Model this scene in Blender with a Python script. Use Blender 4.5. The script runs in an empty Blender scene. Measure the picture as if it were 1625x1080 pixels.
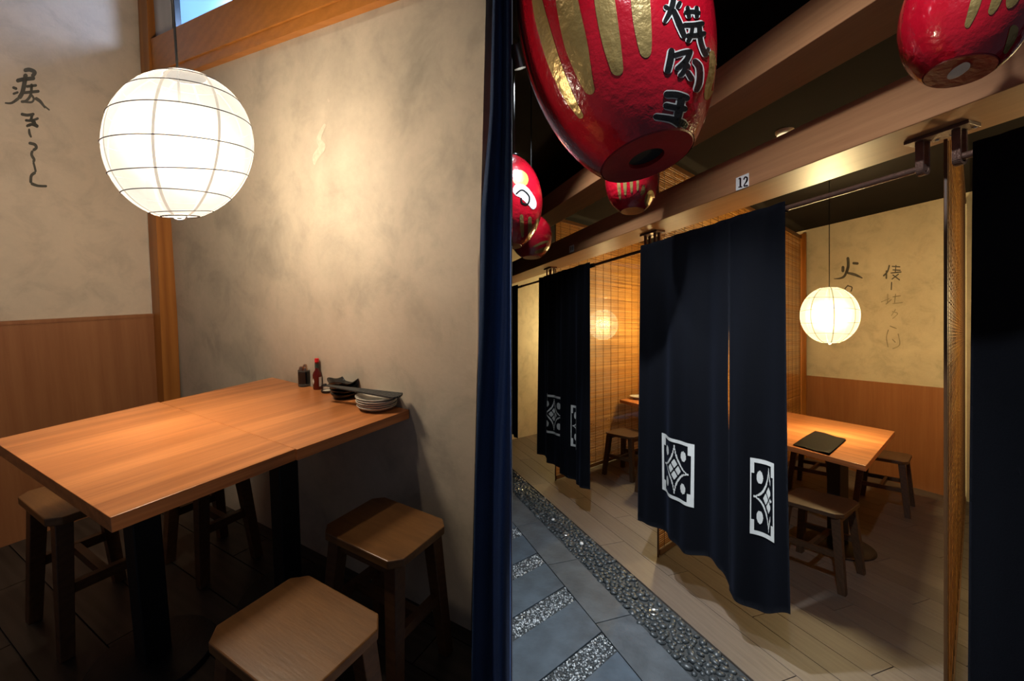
import bpy, bmesh, math, random
from mathutils import Vector, Matrix, Euler
from mathutils.bvhtree import BVHTree
random.seed(7)
scene = bpy.context.scene
C = bpy.context.collection

# ------------------------------------------------------------------ camera
F, CX, CY, CAMZ = 680.0, 812.5, 530.0, 1.5          # focal length / principal point in pixels of the 1625x1080 frame
cam_d = bpy.data.cameras.new('camera')
cam_d.sensor_width = 36.0
cam_d.lens = 36.0 * F / 1625.0
cam_d.shift_y = -(540.0 - CY) / 1625.0
cam_d.clip_start = 0.05
cam = bpy.data.objects.new('camera', cam_d)
C.objects.link(cam)
cam.location = (0, 0, CAMZ)
cam.rotation_euler = (math.pi / 2, 0, 0)
scene.camera = cam
CAM = Vector((0, 0, CAMZ))

# ------------------------------------------------------------------ world, exposure
w = bpy.data.worlds.new('world'); scene.world = w; w.use_nodes = True
w.node_tree.nodes['Background'].inputs[0].default_value = (0.75, 0.8, 1.0, 1)
w.node_tree.nodes['Background'].inputs[1].default_value = 0.09
vs = scene.view_settings
vs.view_transform = 'Standard'; vs.look = 'None'; vs.exposure = 0.0; vs.gamma = 1.0
vs.use_curve_mapping = False

# ------------------------------------------------------------------ the two places
# RIGHT place: upright, world axes.  LEFT place: its own upright frame, tilted against the world axes as if seen with the lens pointing a little down.
M_R = Matrix.Identity(4)
_p, _r = math.radians(8), math.radians(2)
zL = Vector((math.sin(_r), -math.sin(_p), math.cos(_p))).normalized()
xL = Vector((0, 1, 0)).cross(zL).normalized()
yL = zL.cross(xL)
R3 = Matrix((xL, yL, zL)).transposed()
HL = 1.236
M_L = Matrix.Translation(CAM) @ R3.to_4x4() @ Matrix.Translation((0, 0, -HL))
M_Li = M_L.inverted()

def ray(x, y):
    return Vector(((x - CX) / F, 1.0, -(y - CY) / F))
def uR(x, y, z):
    r = ray(x, y); return CAM + r * ((z - CAMZ) / r.z)
def uL(x, y, z):
    r = R3.transposed() @ ray(x, y); return r * ((z - HL) / r.z) + Vector((0, 0, HL))

# ------------------------------------------------------------------ materials
MATS = {}
def _new(name):
    m = bpy.data.materials.new(name); m.use_nodes = True
    nt = m.node_tree; b = nt.nodes['Principled BSDF']
    MATS[name] = m
    return m, nt, b
def lnk(nt, a, b): nt.links.new(a, b)
def ramp(nt, fac, stops):
    r = nt.nodes.new('ShaderNodeValToRGB')
    el = r.color_ramp.elements
    while len(el) < len(stops): el.new(0.5)
    for e, (p, c) in zip(el, stops):
        e.position = p; e.color = (*c, 1)
    lnk(nt, fac, r.inputs[0]); return r.outputs[0]
def coords(nt, scale=(1, 1, 1), out='Object', rot=(0, 0, 0)):
    t = nt.nodes.new('ShaderNodeTexCoord'); mp = nt.nodes.new('ShaderNodeMapping')
    mp.inputs['Scale'].default_value = scale; mp.inputs['Rotation'].default_value = rot
    lnk(nt, t.outputs[out], mp.inputs[0]); return mp.outputs[0]
def noise(nt, vec, scale, detail=4, rough=.55, dist=0.0):
    n = nt.nodes.new('ShaderNodeTexNoise')
    n.inputs['Scale'].default_value = scale; n.inputs['Detail'].default_value = detail
    n.inputs['Roughness'].default_value = rough; n.inputs['Distortion'].default_value = dist
    if vec is not None: lnk(nt, vec, n.inputs['Vector'])
    return n.outputs['Fac']
def bump(nt, b, h, strength=.2, dist=.01):
    bp = nt.nodes.new('ShaderNodeBump'); bp.inputs['Strength'].default_value = strength; bp.inputs['Distance'].default_value = dist
    lnk(nt, h, bp.inputs['Height']); lnk(nt, bp.outputs[0], b.inputs['Normal'])
def mixc(nt, fac, a, b, mode='MIX'):
    m = nt.nodes.new('ShaderNodeMixRGB'); m.blend_type = mode
    for v, i in ((fac, 0), (a, 1), (b, 2)):
        if hasattr(v, 'links') or hasattr(v, 'is_linked'): lnk(nt, v, m.inputs[i])
        elif isinstance(v, (int, float)): m.inputs[i].default_value = v
        else: m.inputs[i].default_value = (*v, 1)
    return m.outputs[0]
def plain(name, col, rough=.5, metal=0.0, var=.12, scale=20, bmp=0.0, bscale=60, coat=0.0, spec=.5):
    m, nt, b = _new(name)
    v = coords(nt)
    n = noise(nt, v, scale)
    c1 = tuple(max(0, x * (1 - var)) for x in col); c2 = tuple(min(1, x * (1 + var)) for x in col)
    lnk(nt, ramp(nt, n, [(.3, c1), (.7, c2)]), b.inputs['Base Color'])
    b.inputs['Roughness'].default_value = rough; b.inputs['Metallic'].default_value = metal
    b.inputs['Coat Weight'].default_value = coat; b.inputs['Specular IOR Level'].default_value = spec
    if bmp: bump(nt, b, noise(nt, v, bscale, 3), bmp)
    return m
def wood(name, dark, light, along=(1, 12, 12), scale=3.0, rough=.4, rand=0.0, rings=.5, bmp=.05, spec=.5):
    """grain runs along the axis with the small scale"""
    m, nt, b = _new(name)
    v = coords(nt, along)
    if rand:
        oi = nt.nodes.new('ShaderNodeObjectInfo'); ad = nt.nodes.new('ShaderNodeVectorMath'); ad.operation = 'MULTIPLY_ADD'
        ad.inputs[1].default_value = (37, 37, 37)
        lnk(nt, oi.outputs['Random'], ad.inputs[0]); lnk(nt, v, ad.inputs[2]); v2 = ad.outputs[0]
    else: v2 = v
    n1 = noise(nt, v2, scale, 6, .6, .6)
    n2 = noise(nt, v2, scale * 5, 3, .6)
    wv = nt.nodes.new('ShaderNodeTexWave'); wv.wave_type = 'RINGS'; wv.inputs['Scale'].default_value = scale * .35
    wv.inputs['Distortion'].default_value = 6; wv.inputs['Detail'].default_value = 3; wv.inputs['Detail Scale'].default_value = 1.2
    lnk(nt, v2, wv.inputs['Vector'])
    f1 = mixc(nt, rings, n1, wv.outputs['Fac']); f2 = mixc(nt, .35, f1, n2)
    col = ramp(nt, f2, [(.25, dark), (.75, light)])
    if rand:
        mr = nt.nodes.new('ShaderNodeMapRange'); mr.inputs[3].default_value = 1 - rand; mr.inputs[4].default_value = 1 + rand
        lnk(nt, oi.outputs['Random'], mr.inputs[0])
        mx = nt.nodes.new('ShaderNodeVectorMath'); mx.operation = 'SCALE'
        lnk(nt, col, mx.inputs[0]); lnk(nt, mr.outputs[0], mx.inputs['Scale']); col = mx.outputs[0]
    lnk(nt, col, b.inputs['Base Color']); b.inputs['Roughness'].default_value = rough
    b.inputs['Specular IOR Level'].default_value = spec
    if bmp: bump(nt, b, n2, bmp, .004)
    return m
def plaster(name, base, dark, light, scale=1.6):
    m, nt, b = _new(name)
    v = coords(nt)
    n1 = noise(nt, v, scale, 7, .62, .3); n2 = noise(nt, v, scale * 4.2, 6, .6, .5); n3 = noise(nt, v, scale * 40, 4, .6)
    c = ramp(nt, n1, [(.30, dark), (.5, base), (.72, light)])
    c2 = ramp(nt, n2, [(.32, tuple(x * .72 for x in dark)), (.5, base), (.75, light)])
    c = mixc(nt, .42, c, c2)
    c = mixc(nt, .08, c, ramp(nt, n3, [(.35, dark), (.65, light)]))
    lnk(nt, c, b.inputs['Base Color']); b.inputs['Roughness'].default_value = .72
    h = mixc(nt, .3, n2, n3)
    bump(nt, b, h, .25, .010)
    return m
def fabric(name, col, sheen=.25):
    m, nt, b = _new(name)
    v = coords(nt)
    n = noise(nt, v, 260, 2); n2 = noise(nt, v, 5, 3)
    c = mixc(nt, .5, ramp(nt, n, [(.3, tuple(x * .75 for x in col)), (.7, tuple(x * 1.3 for x in col))]), ramp(nt, n2, [(.3, tuple(x * .85 for x in col)), (.7, tuple(x * 1.15 for x in col))]))
    lnk(nt, c, b.inputs['Base Color']); b.inputs['Roughness'].default_value = .85
    b.inputs['Sheen Weight'].default_value = sheen; b.inputs['Sheen Roughness'].default_value = .5
    b.inputs['Sheen Tint'].default_value = (.35, .45, .8, 1); b.inputs['Specular IOR Level'].default_value = .2
    bump(nt, b, n, .15, .002)
    return m
def paper(name, tint, strength, trans, forward=.012):
    """thin lantern paper: lets part of its lamp's light through and glows"""
    m, nt, b = _new(name)
    nt.nodes.remove(b); out = nt.nodes['Material Output']
    v = coords(nt); n = noise(nt, v, 9, 5); nf = noise(nt, v, 60, 3)
    c = ramp(nt, mixc(nt, .4, n, nf), [(.3, tuple(x * .86 for x in tint)), (.65, tint)])
    em = nt.nodes.new('ShaderNodeEmission'); em.inputs[1].default_value = strength; lnk(nt, c, em.inputs[0])
    df = nt.nodes.new('ShaderNodeBsdfDiffuse'); df.inputs[0].default_value = (.7, .68, .62, 1)
    tr = nt.nodes.new('ShaderNodeBsdfTransparent'); tr.inputs[0].default_value = (1, 1, 1, 1)
    m0 = nt.nodes.new('ShaderNodeMixShader'); m0.inputs[0].default_value = .03; lnk(nt, em.outputs[0], m0.inputs[1]); lnk(nt, df.outputs[0], m0.inputs[2])
    rf = nt.nodes.new('ShaderNodeBsdfRefraction'); rf.inputs['Roughness'].default_value = .62; rf.inputs['IOR'].default_value = 1.45; rf.inputs[0].default_value = (*tint, 1)
    m1 = nt.nodes.new('ShaderNodeMixShader'); m1.inputs[0].default_value = forward; lnk(nt, m0.outputs[0], m1.inputs[1]); lnk(nt, rf.outputs[0], m1.inputs[2])
    mx = nt.nodes.new('ShaderNodeMixShader'); mx.inputs[0].default_value = trans
    lnk(nt, m1.outputs[0], mx.inputs[1]); lnk(nt, tr.outputs[0], mx.inputs[2]); lnk(nt, mx.outputs[0], out.inputs[0])
    return m
def island(name, cols, rough=.35, spec=.5):
    m, nt, b = _new(name)
    g = nt.nodes.new('ShaderNodeNewGeometry')
    k = len(cols)
    lnk(nt, ramp(nt, g.outputs['Random Per Island'], [(i / (k - 1), c) for i, c in enumerate(cols)]), b.inputs['Base Color'])
    b.inputs['Roughness'].default_value = rough; b.inputs['Specular IOR Level'].default_value = spec
    return m

plaster('plaster_l', (.60, .49, .375), (.46, .38, .295), (.68, .555, .425), 1.7)  # same plaster as the table wall, lightened where less lamplight arrives
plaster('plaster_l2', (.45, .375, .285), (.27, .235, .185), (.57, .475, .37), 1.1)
plaster('plaster_r', (.56, .49, .345), (.43, .38, .26), (.66, .58, .42), 1.7)
wood('laminate', (.27, .080, .022), (.64, .25, .085), (.45, 13, 13), 2.4, .28, rings=.22, bmp=.02)
wood('laminate_wall', (.25, .09, .032), (.37, .155, .062), (11, 11, .5), 1.5, .38, rings=.12, bmp=.02)
wood('post_wood', (.26, .085, .012), (.42, .155, .03), (10, 10, .5), 2.0, .4, bmp=.03)
wood('beam_wood', (.33, .115, .018), (.48, .18, .036), (.5, 14, 14), 2.0, .38, bmp=.03, rings=.2)
wood('beam_r', (.30, .13, .055), (.44, .21, .09), (.7, 16, 16), 1.8, .42, bmp=.03, rings=.15)
wood('grain_pale', (.42, .40, .38), (.58, .55, .52), (6, 6, .5), 2.5, .4, bmp=.05)
wood('stool_wood', (.055, .022, .009), (.13, .058, .022), (1, 9, 9), 4, .38, rings=.2, bmp=.06)
wood('stool_top', (.10, .042, .013), (.20, .092, .030), (1, 9, 9), 4, .33, rings=.25, bmp=.08)
wood('stool_r', (.045, .021, .010), (.095, .048, .023), (1, 9, 9), 4, .4, rings=.25, bmp=.06)
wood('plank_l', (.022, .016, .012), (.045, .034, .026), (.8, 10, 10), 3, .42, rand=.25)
wood('plank_r', (.086, .065, .050), (.15, .118, .092), (.8, 12, 12), 3, .5, rand=.14, rings=.12)
plain('black_metal', (.006, .006, .007), .45, 0, .2, 30, .1)
plain('dark_bed', (.02, .02, .022), .9)
plain('ceil_dark', (.013, .011, .010), .9, 0, .1, 3, spec=.05)
fabric('navy', (.024, .050, .12), .4)
fabric('navy_r', (.0042, .0050, .0085), .05)
plain('white_print', (.66, .66, .63), .8, 0, .06, 40)
plain('ink', (.085, .078, .062), .8, 0, .35, 14)
plain('ink_faint', (.30, .26, .17), .8, 0, .3, 14)
plain('trim_white', (.62, .57, .48), .6)
plain('wire', (.07, .06, .06), .5)
plain('seam_paper', (.42, .36, .28), .8)
plain('cord_black', (.012, .012, .012), .5)
plain('red_gloss', (.30, .003, .011), .2, 0, .12, 10, .3, 42, coat=.5)
plain('red_flat', (.24, .004, .007), .4, 0, .15, 14, .15, 40)
plain('gold', (.30, .205, .07), .3, .5, .2, 16, .3, 50)
plain('black_paint', (.006, .006, .006), .25, 0, .1, 20, .2, 60)
plain('silver_paint', (.55, .55, .52), .4, .2)
plain('orange_paint', (.75, .20, .03), .4)
plain('white_paint', (.5, .5, .52), .4)
plain('blue_paint', (.28, .42, .58), .4)
plain('bronze', (.17, .095, .068), .42, .55, .15, 60, .3, 200)
plain('bamboo_frame', (.10, .042, .012), .5)
plain('thread', (.08, .035, .012), .8)
plain('slate', (.058, .078, .098), .55, 0, .3, 8, .2, 50)
plain('slate_band', (.070, .080, .088), .6, 0, .32, 7, .35, 40)
plain('pebble_dark', (.045, .052, .055), .33, 0, .5, 9)
island('pebble_many', [(.022, .027, .03), (.05, .058, .06), (.09, .098, .098)], .33)
island('pebble_fine', [(.035, .042, .045), (.12, .14, .15), (.72, .76, .78), (.05, .06, .07), (.30, .33, .35), (.03, .035, .04)], .18, .9)  # palest stones put the gravel's white glints into the colour
plain('scar', (.50, .425, .33), .8, 0, .12, 60)
plain('mortar', (.034, .038, .040), .85, 0, .25, 60)
plain('white_stone', (.6, .6, .58), .5)
plain('steel', (.55, .55, .53), .28, .9)
plain('copper', (.6, .36, .24), .2, .95)
plain('black_ceramic', (.006, .006, .007), .25, 0, .2, 30, .1, 80)
plain('grey_ceramic', (.46, .43, .37), .35, 0, .12, 30)
plain('charcoal', (.022, .024, .025), .45, 0, .3, 60, .4, 120)
plain('sauce_red', (.10, .006, .003), .12, 0, .2, 20)
plain('cap_red', (.6, .01, .012), .35)
plain('label_green', (.012, .03, .018), .5)
plain('label_white', (.62, .6, .55), .6)
plain('glassy', (.3, .3, .28), .08, 0, .1, 20, spec=.8)
MATS['glassy'].node_tree.nodes['Principled BSDF'].inputs['Transmission Weight'].default_value = .8
plain('menu_black', (.012, .011, .010), .35, 0, .2, 20, .3, 90)
plain('sign_white', (.75, .74, .70), .45)
plain('dark_wall', (.008, .009, .012), .9)
plain('bowl_white', (.5, .48, .42), .3)
# bamboo: each slat its own tone
m, nt, b = _new('bamboo')
v = coords(nt, (.35, 1, 62)); n = noise(nt, v, 1.6, 2, .5)
v2 = coords(nt, (3, 3, 3)); n2 = noise(nt, v2, 1.2, 4)
lnk(nt, ramp(nt, mixc(nt, .2, n, n2), [(.34, (.17, .065, .010)), (.5, (.42, .19, .034)), (.66, (.66, .36, .085))]), b.inputs['Base Color'])
b.inputs['Roughness'].default_value = .5
tl = nt.nodes.new('ShaderNodeBsdfTranslucent'); tl.inputs[0].default_value = (.62, .30, .06, 1)
mx = nt.nodes.new('ShaderNodeMixShader'); mx.inputs[0].default_value = .28
lnk(nt, b.outputs[0], mx.inputs[1]); lnk(nt, tl.outputs[0], mx.inputs[2]); lnk(nt, mx.outputs[0], nt.nodes['Material Output'].inputs[0])
paper('paper_l', (1.0, .90, .76), 1.0, .25)
paper('paper_r', (1.0, .90, .52), 1.0, .25)
def emit(name, col, s):
    m, nt, b = _new(name)
    b.inputs['Base Color'].default_value = (*col, 1); b.inputs['Emission Color'].default_value = (*col, 1); b.inputs['Emission Strength'].default_value = s
emit('lamp_glow', (1.0, .95, .85), 6)
emit('lamp_soft', (1.0, .86, .55), .9)
emit('blue_wall_glow', (.22, .47, .78), 1.25)

# ------------------------------------------------------------------ mesh helpers
def box(bm, lo, hi, M=None):
    vs_ = [bm.verts.new(Vector((x, y, z)) if M is None else M @ Vector((x, y, z))) for z in (lo[2], hi[2]) for y in (lo[1], hi[1]) for x in (lo[0], hi[0])]
    for f in ((0, 2, 3, 1), (4, 5, 7, 6), (0, 1, 5, 4), (2, 6, 7, 3), (0, 4, 6, 2), (1, 3, 7, 5)):
        bm.faces.new([vs_[i] for i in f])
    return vs_
def prism(bm, poly, z0, z1):
    a = 0
    for i in range(len(poly)):
        p, q = poly[i], poly[(i + 1) % len(poly)]; a += p[0] * q[1] - q[0] * p[1]
    if a < 0: poly = poly[::-1]
    lo = [bm.verts.new((p[0], p[1], z0)) for p in poly]; hi = [bm.verts.new((p[0], p[1], z1)) for p in poly]
    bm.faces.new(lo[::-1]); bm.faces.new(hi)
    for i in range(len(poly)):
        j = (i + 1) % len(poly); bm.faces.new((lo[i], lo[j], hi[j], hi[i]))
def clip(poly, nx, ny, c):
    """keep nx*x+ny*y >= c"""
    out = []
    for i in range(len(poly)):
        p, q = poly[i], poly[(i + 1) % len(poly)]
        dp = nx * p[0] + ny * p[1] - c; dq = nx * q[0] + ny * q[1] - c
        if dp >= 0: out.append(p)
        if dp * dq < 0:
            t = dp / (dp - dq); out.append((p[0] + t * (q[0] - p[0]), p[1] + t * (q[1] - p[1])))
    return out
def bar(bm, a, b, w1, w2=None, up=Vector((0, 0, 1)), d=None):
    """square bar from a to b; w1/w2 half sizes at the ends"""
    a, b = Vector(a), Vector(b); w2 = w1 if w2 is None else w2
    t = (b - a).normalized(); s = t.cross(up)
    s = Vector((1, 0, 0)) if s.length < 1e-4 else s.normalized()
    u = s.cross(t)
    if d is not None: k = d
    else: k = 1
    vs_ = []
    for p, ww in ((a, w1), (b, w2)):
        for i, j in ((-1, -1), (1, -1), (1, 1), (-1, 1)): vs_.append(bm.verts.new(p + s * ww * i + u * ww * j * k))
    bm.faces.new(vs_[3::-1]); bm.faces.new(vs_[4:])
    for i in range(4):
        j = (i + 1) % 4; bm.faces.new((vs_[i], vs_[j], vs_[4 + j], vs_[4 + i]))
def tube(bm, pts, r, seg=8, closed=False):
    pts = [Vector(p) for p in pts]; n = len(pts); rings = []
    prev = None
    for i, p in enumerate(pts):
        if closed: t = pts[(i + 1) % n] - pts[i - 1]
        else: t = pts[min(i + 1, n - 1)] - pts[max(i - 1, 0)]
        t.normalize()
        ref = Vector((0, 0, 1)) if abs(t.z) < .9 else Vector((1, 0, 0))
        s = t.cross(ref).normalized(); u = s.cross(t)
        rr = r[i] if isinstance(r, (list, tuple)) else r
        rings.append([bm.verts.new(p + (s * math.cos(2 * math.pi * k / seg) + u * math.sin(2 * math.pi * k / seg)) * rr) for k in range(seg)])
    for i in range(n if closed else n - 1):
        A, B = rings[i], rings[(i + 1) % n]
        for k in range(seg): bm.faces.new((A[k], A[(k + 1) % seg], B[(k + 1) % seg], B[k]))
    if not closed:
        bm.faces.new(rings[0][::-1]); bm.faces.new(rings[-1])
def lathe(bm, prof, seg=32, M=None, rad=None, closed=True):
    """prof: (r, z) list; rad(angle, i) scales the radius"""
    rings = []
    for i, (r, z) in enumerate(prof):
        if r < 1e-6:
            p = Vector((0, 0, z)); rings.append([bm.verts.new(M @ p if M else p)]); continue
        ring = []
        for k in range(seg):
            a = 2 * math.pi * k / seg; q = rad(a, i) if rad else (1, 0)
            p = Vector((r * q[0] * math.cos(a), r * q[0] * math.sin(a), z + q[1])); ring.append(bm.verts.new(M @ p if M else p))
        rings.append(ring)
    for A, B in zip(rings, rings[1:]):
        for k in range(seg):
            j = (k + 1) % seg
            if len(A) == 1 and len(B) == 1: continue
            if len(A) == 1: bm.faces.new((A[0], B[j], B[k]))
            elif len(B) == 1: bm.faces.new((A[k], A[j], B[0]))
            else: bm.faces.new((A[k], A[j], B[j], B[k]))
def NB(): return bmesh.new()
def obj(name, bm, mat, parent=None, smooth=False, M=None, bevel=0.0, angle=None):
    me = bpy.data.meshes.new(name)
    bmesh.ops.recalc_face_normals(bm, faces=bm.faces[:])
    if bevel: bmesh.ops.bevel(bm, geom=bm.edges[:], offset=bevel, segments=2, affect='EDGES', profile=.5, clamp_overlap=True)
    bm.to_mesh(me); bm.free()
    if smooth:
        for p in me.polygons: p.use_smooth = True
        if angle: me.set_sharp_from_angle(angle=math.radians(angle))
    me.materials.append(MATS[mat])
    o = bpy.data.objects.new(name, me); C.objects.link(o)
    if parent is not None: o.parent = parent
    if M is not None: o.matrix_world = M
    return o
def link_mesh(name, me, parent, M=None):
    o = bpy.data.objects.new(name, me); C.objects.link(o); o.parent = parent
    if M is not None: o.matrix_local = M
    return o
def tag(o, label, cat, group=None):
    o['label'] = label; o['category'] = cat
    if group: o['group'] = group
    return o
def struct(o, label=None):
    o['kind'] = 'structure'
    if label: o['label'] = label
    return o
def thing(name, label, cat, P, loc=(0, 0, 0), rotz=0.0, group=None, rot=None):
    o = bpy.data.objects.new(name, None); C.objects.link(o)
    o.empty_display_size = .1
    o.matrix_world = P @ Matrix.Translation(loc) @ (rot if rot is not None else Matrix.Rotation(rotz, 4, 'Z'))
    return tag(o, label, cat, group)
def copy_tree(src, parent=None):
    c = src.copy(); C.objects.link(c)
    if parent is not None: c.parent = parent
    for ch in list(src.children): copy_tree(ch, c)
    return c
def world_bvh(o):
    M = o.matrix_world if o.parent is None else o.parent.matrix_world @ o.matrix_local
    return BVHTree.FromPolygons([M @ v.co for v in o.data.vertices], [tuple(p.vertices) for p in o.data.polygons])
def smooth_line(pts, step):
    """Catmull-Rom through (x, y, w)"""
    out = []
    n = len(pts)
    for i in range(n - 1):
        p0, p1, p2, p3 = pts[max(i - 1, 0)], pts[i], pts[i + 1], pts[min(i + 2, n - 1)]
        k = max(2, int(math.hypot(p2[0] - p1[0], p2[1] - p1[1]) / step))
        for j in range(k):
            t = j / k
            out.append(tuple(.5 * ((2 * p1[q]) + (-p0[q] + p2[q]) * t + (2 * p0[q] - 5 * p1[q] + 4 * p2[q] - p3[q]) * t * t + (-p0[q] + 3 * p1[q] - 3 * p2[q] + p3[q]) * t ** 3) for q in range(3)))
    out.append(tuple(pts[-1])); return out
def stroke_quads(bm, pts, fn, step=2.0, across=3, cap=True):
    """brush stroke (x, y, width) in 2-D, mapped to 3-D by fn(x, y) -> Vector or None"""
    L = smooth_line(pts, step); n = len(L); rows = []
    s = [0.0]
    for i in range(1, n): s.append(s[-1] + math.hypot(L[i][0] - L[i - 1][0], L[i][1] - L[i - 1][1]))
    tot = max(s[-1], 1e-6)
    for i, (x, y, wd) in enumerate(L):
        a, b2 = L[max(i - 1, 0)], L[min(i + 1, n - 1)]
        tx, ty = b2[0] - a[0], b2[1] - a[1]; l = math.hypot(tx, ty) or 1; tx /= l; ty /= l
        h = wd / 2
        if cap:
            e = min(s[i], tot - s[i]); r = max(h, 1e-6)
            if e < r: h = max(h * math.sqrt(max(0, 1 - ((r - e) / r) ** 2)), h * .25)
        rows.append([fn(x - ty * h * (2 * k / across - 1), y + tx * h * (2 * k / across - 1)) for k in range(across + 1)])
    V = [[(bm.verts.new(p) if p is not None else None) for p in r] for r in rows]
    for A, B in zip(V, V[1:]):
        for k in range(across):
            q = (A[k], A[k + 1], B[k + 1], B[k])
            if all(v is not None for v in q): bm.faces.new(q)
def caster(bvh, off):
    """paint on a surface: the picture point is carried along its sight line to the surface it lies on"""
    def fn(x, y):
        d = ray(x, y).normalized()
        h, nrm, i, dist = bvh.ray_cast(CAM, d)
        if h is None: return None
        if nrm.dot(d) > 0: nrm = -nrm
        return h + nrm * off
    return fn
def paint(name, strokes, bvh, off, mat, parent, grow=0.0, step=2.0, across=3):
    bm = NB(); fn = caster(bvh, off)
    for st in strokes:
        stroke_quads(bm, [(x, y, wd + grow) for x, y, wd in st], fn, step, across)
    o = obj(name, bm, mat)
    o.parent = parent
    o.matrix_parent_inverse = parent.matrix_world.inverted()
    return o
def S(org, sc, *pts, w=None):
    """zoomed picture coordinates -> picture coordinates; pts (x, y) or (x, y, w)"""
    return [(org[0] + p[0] / sc, org[1] + p[1] / sc, (p[2] if len(p) > 2 else w) / sc) for p in pts]

# ================================================================== LEFT PLACE : shell
T = .75
tb = {k: uL(*q, T) for k, q in dict(front=(175, 821), right=(650, 648), back=(433, 597), left=(-13, 698), seamf=(470, 711.5), seamb=(253, 637)).items()}
v2 = lambda a: Vector((a[0], a[1]))
e1 = (v2(tb['right']) - v2(tb['back'])).normalized()        # along the wall beside the table, towards the entrance
nW = Vector((e1.y, -e1.x))                                   # from that wall into the room
if nW.dot(Vector((0, -1))) < 0: nW = -nW
Pw = v2(tb['back'])
C0 = Vector((-1.834, 2.273))                                 # room corner
eL = Vector((.493, .870)).normalized()                       # along the wall behind the bench side, towards the corner
nL = Vector((eL.y, -eL.x))
def w3(p, z): return M_L @ Vector((p[0], p[1], z))
def wall_box(name, mat, a, b, n, t, z0, z1, label=None, parent=None, bev=0.0, off=0.0):
    """upright slab between plan points a, b; faces n; front face off metres in front of the line, body t deep"""
    bm = NB(); a, b = Vector(a), Vector(b)
    prism(bm, [tuple(a + n * off), tuple(b + n * off), tuple(b + n * (off - t)), tuple(a + n * (off - t))], z0, z1)
    o = obj(name, bm, mat, M=M_L, bevel=bev)
    if parent is not None:
        o.parent = parent; o.matrix_parent_inverse = parent.matrix_world.inverted()
    else: struct(o, label)
    return o
ZC = 2.75
wallE = Pw + e1 * 1.075                                     # where the wall ends beside the curtain
wl_far = C0 - eL * 2.3
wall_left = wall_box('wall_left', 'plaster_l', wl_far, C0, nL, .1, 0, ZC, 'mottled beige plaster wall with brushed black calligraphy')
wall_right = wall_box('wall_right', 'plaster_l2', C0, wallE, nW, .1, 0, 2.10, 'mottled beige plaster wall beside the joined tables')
# wainscot boards on the left wall
wa = wall_box('trim_1', 'laminate_wall', wl_far, C0 - eL * .035, nL, .012, 0, .965, 'brown wood-grain wainscot below the plaster wall', off=.012)
wall_box('cap_strip', 'laminate_wall', wl_far, C0 - eL * .035, nL, .016, .952, .968, parent=wa, off=.016)
bead = wall_box('edge_bead', 'trim_white', C0 - eL * .079, C0 - eL * .074, nL, .02, .968, ZC, parent=wall_left, off=.004)
for v_ in bead.data.vertices: v_.co += Vector((eL.x, eL.y, 0)) * ((v_.co.z - .97) * .034)
# corner post
bm = NB()
prism(bm, [tuple(C0), tuple(C0 + e1 * .085), tuple(C0 + e1 * .085 + nW * .075), tuple(C0 - eL * .075)], 0, ZC)
for v_ in bm.verts:                                          # post sheared a little out of plumb to match its edges in the image
    k_ = (v_.co.z - .95) * .030
    v_.co += Vector(((eL.x * .8 + e1.x * .5) * k_, (eL.y * .8 + e1.y * .5) * k_, 0))
struct(obj('trim_2', bm, 'post_wood', M=M_L), 'orange-brown wooden corner post where the plaster walls meet')
# beam above the plaster, transom opening over it
bmW = C0 + e1 * .03
be = wall_box('trim_3', 'beam_wood', bmW, wallE, nW, .16, 2.125, 2.275, 'orange-brown wooden beam running above the plaster wall', off=.035, bev=.002)
wall_box('lip', 'beam_wood', bmW, wallE, nW, .14, 2.082, 2.1245, parent=be, off=.028)
glow_panel = wall_box('transom_panel', 'blue_wall_glow', C0 + e1 * .02, wallE, nW, .02, 2.275, ZC, 'pale blue glowing panel standing for the lit wall beyond the transom', off=-.115)  # glowing panel stands in for the next room's blue-lit wall
wall_box('mullion', 'grain_pale', C0 + e1 * .08, C0 + e1 * .262, nW, .03, 2.275, ZC, parent=glow_panel, off=.012)
wall_box('frame_strip', 'cord_black', C0 + e1 * .2625, C0 + e1 * .277, nW, .03, 2.275, ZC, parent=glow_panel, off=.010)
wall_box('frame_post', 'post_wood', wallE - e1 * .06, wallE, nW, .12, 2.275, ZC, parent=glow_panel, off=.0)
ld = bpy.data.lights.new('transom_fill', 'POINT'); ld.energy = 9.0; ld.color = (.45, .62, 1.0); ld.shadow_soft_size = .025  # blue lamp without a fixture, added to throw the wall's blue patch
lo = bpy.data.objects.new('transom_fill', ld); C.objects.link(lo)
_c = C0 + e1 * .50 - nW * .085
lo.matrix_world = M_L @ Matrix.Translation((_c.x, _c.y, 2.335))
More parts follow.
